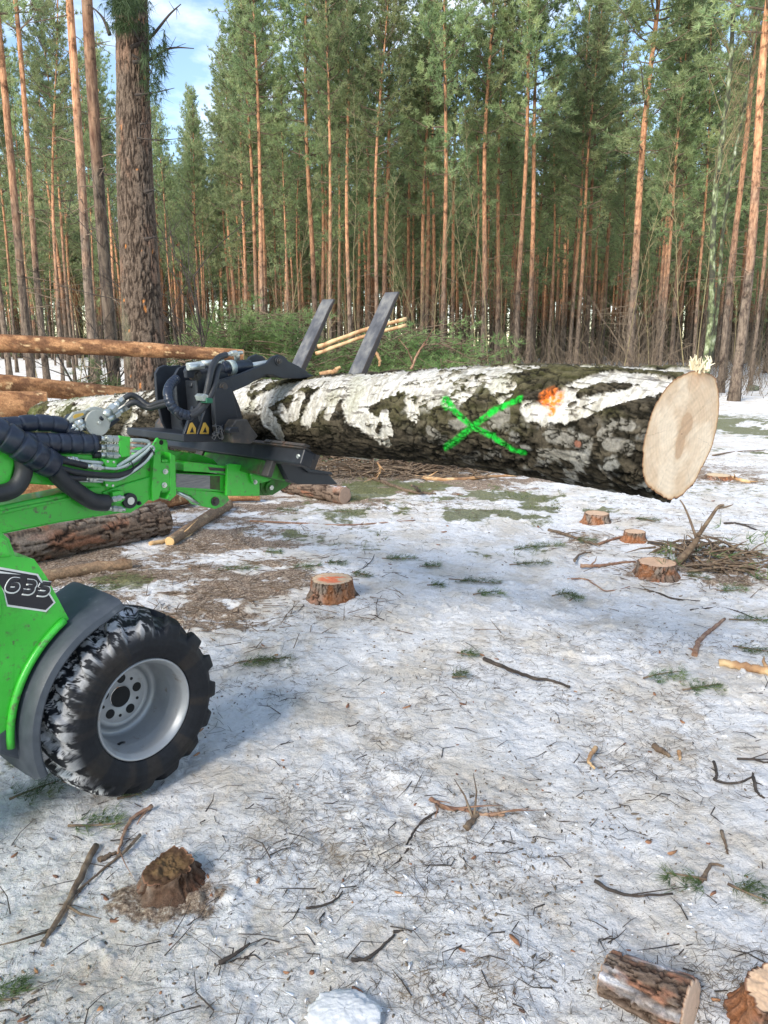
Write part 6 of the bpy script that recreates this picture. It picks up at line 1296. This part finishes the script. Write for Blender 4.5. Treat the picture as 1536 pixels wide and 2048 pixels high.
# ------------------------------------------------------------------ litter: needles, flecks, chips, grass
def scatter(n,ylo,yhi,fn,rng):
    """points spread evenly over the picture's ground, thinned by fn"""
    px=rng.uniform(-40,1576,n); py=rng.uniform(ylo,yhi,n); a=(px-768)/FPX; b_=(1024-py)/FPX; dz=-sP+b_*cP; t=-CAMH/dz; x=a*t; y=(cP+b_*sP)*t
    keep=rng.uniform(0,1,n)<fn(x,y); return x[keep],y[keep]
def needles():
    rng=np.random.RandomState(91); x,y=scatter(38000,930,2120,lambda x,y:0.09+0.85*sst(0.48,0.72,fbm(x*1.9,y*1.9,s=71,o=4))+0.5*np.clip(dirt_at(x,y),0,1),rng); n=len(x); z=height(x,y)+fine(x,y)
    a=rng.uniform(0,6.28,n)*0.9+0.3*rng.normal(0,1,n); l=rng.uniform(0.012,0.055,n)*np.where(rng.uniform(0,1,n)<0.06,2.0,1); w_=rng.uniform(0.0003,0.0008,n)*(1+0.25*np.maximum(y-2.0,0)); l=l*(1+0.10*np.maximum(y-2.5,0))
    bend=rng.normal(0,0.35,n); d1=np.stack([np.cos(a),np.sin(a)],-1); d2=np.stack([np.cos(a+bend),np.sin(a+bend)],-1); up=np.abs(rng.normal(0,0.12,n))
    P0=np.stack([x,y,z+0.0015],-1); P1=P0+np.c_[d1*l[:,None]*0.5,up*l*0.5+0.0008]; P2_=P1+np.c_[d2*l[:,None]*0.5,(up-0.10)*l*0.5]
    V,F=tubes_np([(P0[i],P1[i],w_[i],w_[i]) for i in range(n)]+[(P1[i],P2_[i],w_[i],w_[i]*0.5) for i in range(n)],3)
    tag(link('needle_litter',npmesh('needle_litter',V,F,M['litter'],False)),'fallen brown pine needles and tiny twigs all over the snow','needle litter',kind='stuff')
    # flecks of bark and wood
    def flecks(n,name,label,m,smin,smax,fn,seed,lift=0.003):
        rng=np.random.RandomState(seed); x,y=scatter(n,930,2100,fn,rng); k=len(x); z=height(x,y)+fine(x,y); s=rng.uniform(smin,smax,k)*(rng.uniform(0,1,k)**1.5+0.35)*(1+0.12*np.maximum(y-2.5,0)); a=rng.uniform(0,6.28,k)
        ang=np.array([0,1.1,2.0,3.3,4.3,5.4]); rr=rng.uniform(0.45,1.1,(k,6)); el=rng.uniform(1.2,4.0,k); u=np.cos(ang)[None]*rr*s[:,None]*el[:,None]; v=np.sin(ang)[None]*rr*s[:,None]
        X=x[:,None]+u*np.cos(a)[:,None]-v*np.sin(a)[:,None]; Y=y[:,None]+u*np.sin(a)[:,None]+v*np.cos(a)[:,None]; tz=rng.normal(0,0.25,(k,1)); Zt=z[:,None]+lift+np.abs(u*tz)+0.05*s[:,None]; top=np.stack([X,Y,Zt],-1); bot=top-np.array([0,0,1.0])*0.004
        V=np.concatenate([top,bot],1); base=np.arange(k)[:,None]*12
        q=np.stack([base+i for i in range(1)],-1)
        F=[]; 
        F.append(np.concatenate([base+0,base+1,base+2,base+3],1)); F.append(np.concatenate([base+0,base+3,base+4,base+5],1))
        for i in range(6): j=(i+1)%6; F.append(np.concatenate([base+i,base+6+i,base+6+j,base+j],1))
        tag(link(name,npmesh(name,V,np.concatenate(F),m,False)),label,name.replace('_',' '),kind='stuff')
    flecks(9000,'bark_flecks','dark crumbs of bark and soil scattered on the trampled snow',M['litter'],0.0008,0.0034,lambda x,y:0.07+0.85*sst(0.50,0.72,fbm(x*1.3,y*1.3,s=72,o=4))+0.6*np.clip(dirt_at(x,y),0,1),92)
    flecks(1100,'bark_chips','reddish bark and wood chips scattered on the snow',M['chip'],0.002,0.008,lambda x,y:0.12+0.95*np.clip(dirt_at(x,y),0,1),93)
    flecks(2600,'snow_crumbs','small crumbs of loose snow',M['vcsnow'],0.0015,0.005,lambda x,y:0.5*sst(0.5,0.7,fbm(x*1.1,y*1.1,s=73,o=3)),94,0.001)
M['vcsnow']=mat('loose_snow',[(0.3,(0.72,0.74,0.78)),(0.7,(0.80,0.81,0.84))],rough=0.7,bump=0)
needles()
def short_twigs():
    rng=np.random.RandomState(98); x,y=scatter(750,980,2100,lambda x,y:0.3+0.6*sst(0.45,0.65,fbm(x*1.2,y*1.2,s=75,o=3)),rng); n=len(x); z=height(x,y)+fine(x,y); a=rng.uniform(0,6.28,n); l=rng.uniform(0.03,0.13,n); w_=rng.uniform(0.0010,0.0022,n); bd=rng.normal(0,0.6,n)
    P=np.stack([x,y,z+0.002],-1); Q=P+np.stack([np.cos(a)*l*.5,np.sin(a)*l*.5,np.abs(rng.normal(0,0.10,n))*l],-1); E_=Q+np.stack([np.cos(a+bd)*l*.5,np.sin(a+bd)*l*.5,rng.normal(0,0.05,n)*l],-1)
    S_=[(P[i],Q[i],w_[i],w_[i]*0.8) for i in range(n)]+[(Q[i],E_[i],w_[i]*0.8,w_[i]*0.4) for i in range(n)]+[(Q[i],Q[i]+np.array([math.cos(a[i]+1.0),math.sin(a[i]+1.0),0.1])*l[i]*0.3,w_[i]*0.6,w_[i]*0.3) for i in range(0,n,3)]
    V,F=tubes_np(S_,5); tag(link('small_twigs',npmesh('small_twigs',V,F,M['stickd'],True)),'countless short dark twigs scattered over the open snow','twigs',kind='stuff')
short_twigs()
def grass():
    rng=np.random.RandomState(95); x,y=scatter(60000,800,1260,lambda x,y:np.clip(moss_at(x,y)-0.15,0,1)*0.5*sst(0.45,0.6,fbm(x*3,y*3,s=74,o=3)),rng); z=height(x,y)
    V,F=tufts(np.stack([x,y,z],-1),np.tile(np.array([0,0,0.45]),(len(x),1)),4,0.075,0.004,rng,0.6); V[:,2]=np.maximum(V[:,2],np.repeat(np.repeat(z,4),3)); tag(link('grass_and_moss',npmesh('grass_and_moss',V,F,M['moss'],False)),'short moss and grass showing through the thin snow','grass',kind='stuff')
    x,y=scatter(9000,1000,1300,lambda x,y:np.clip(dirt_at(x,y),0,1)*0.5,rng); n=len(x); z=height(x,y)+0.01; a=rng.uniform(0,6.28,n); l=rng.uniform(0.04,0.16,n); P=np.stack([x,y,z],-1); Q=P+np.stack([np.cos(a)*l,np.sin(a)*l,rng.uniform(-0.1,0.25,n)*l],-1)
    V,F=tubes_np([(P[i],Q[i],0.003,0.0015) for i in range(n)],3); tag(link('twig_litter',npmesh('twig_litter',V,F,M['stick'],False)),'broken twigs and splinters strewn over the dirty ground by the logs','twig litter',kind='stuff')
grass()
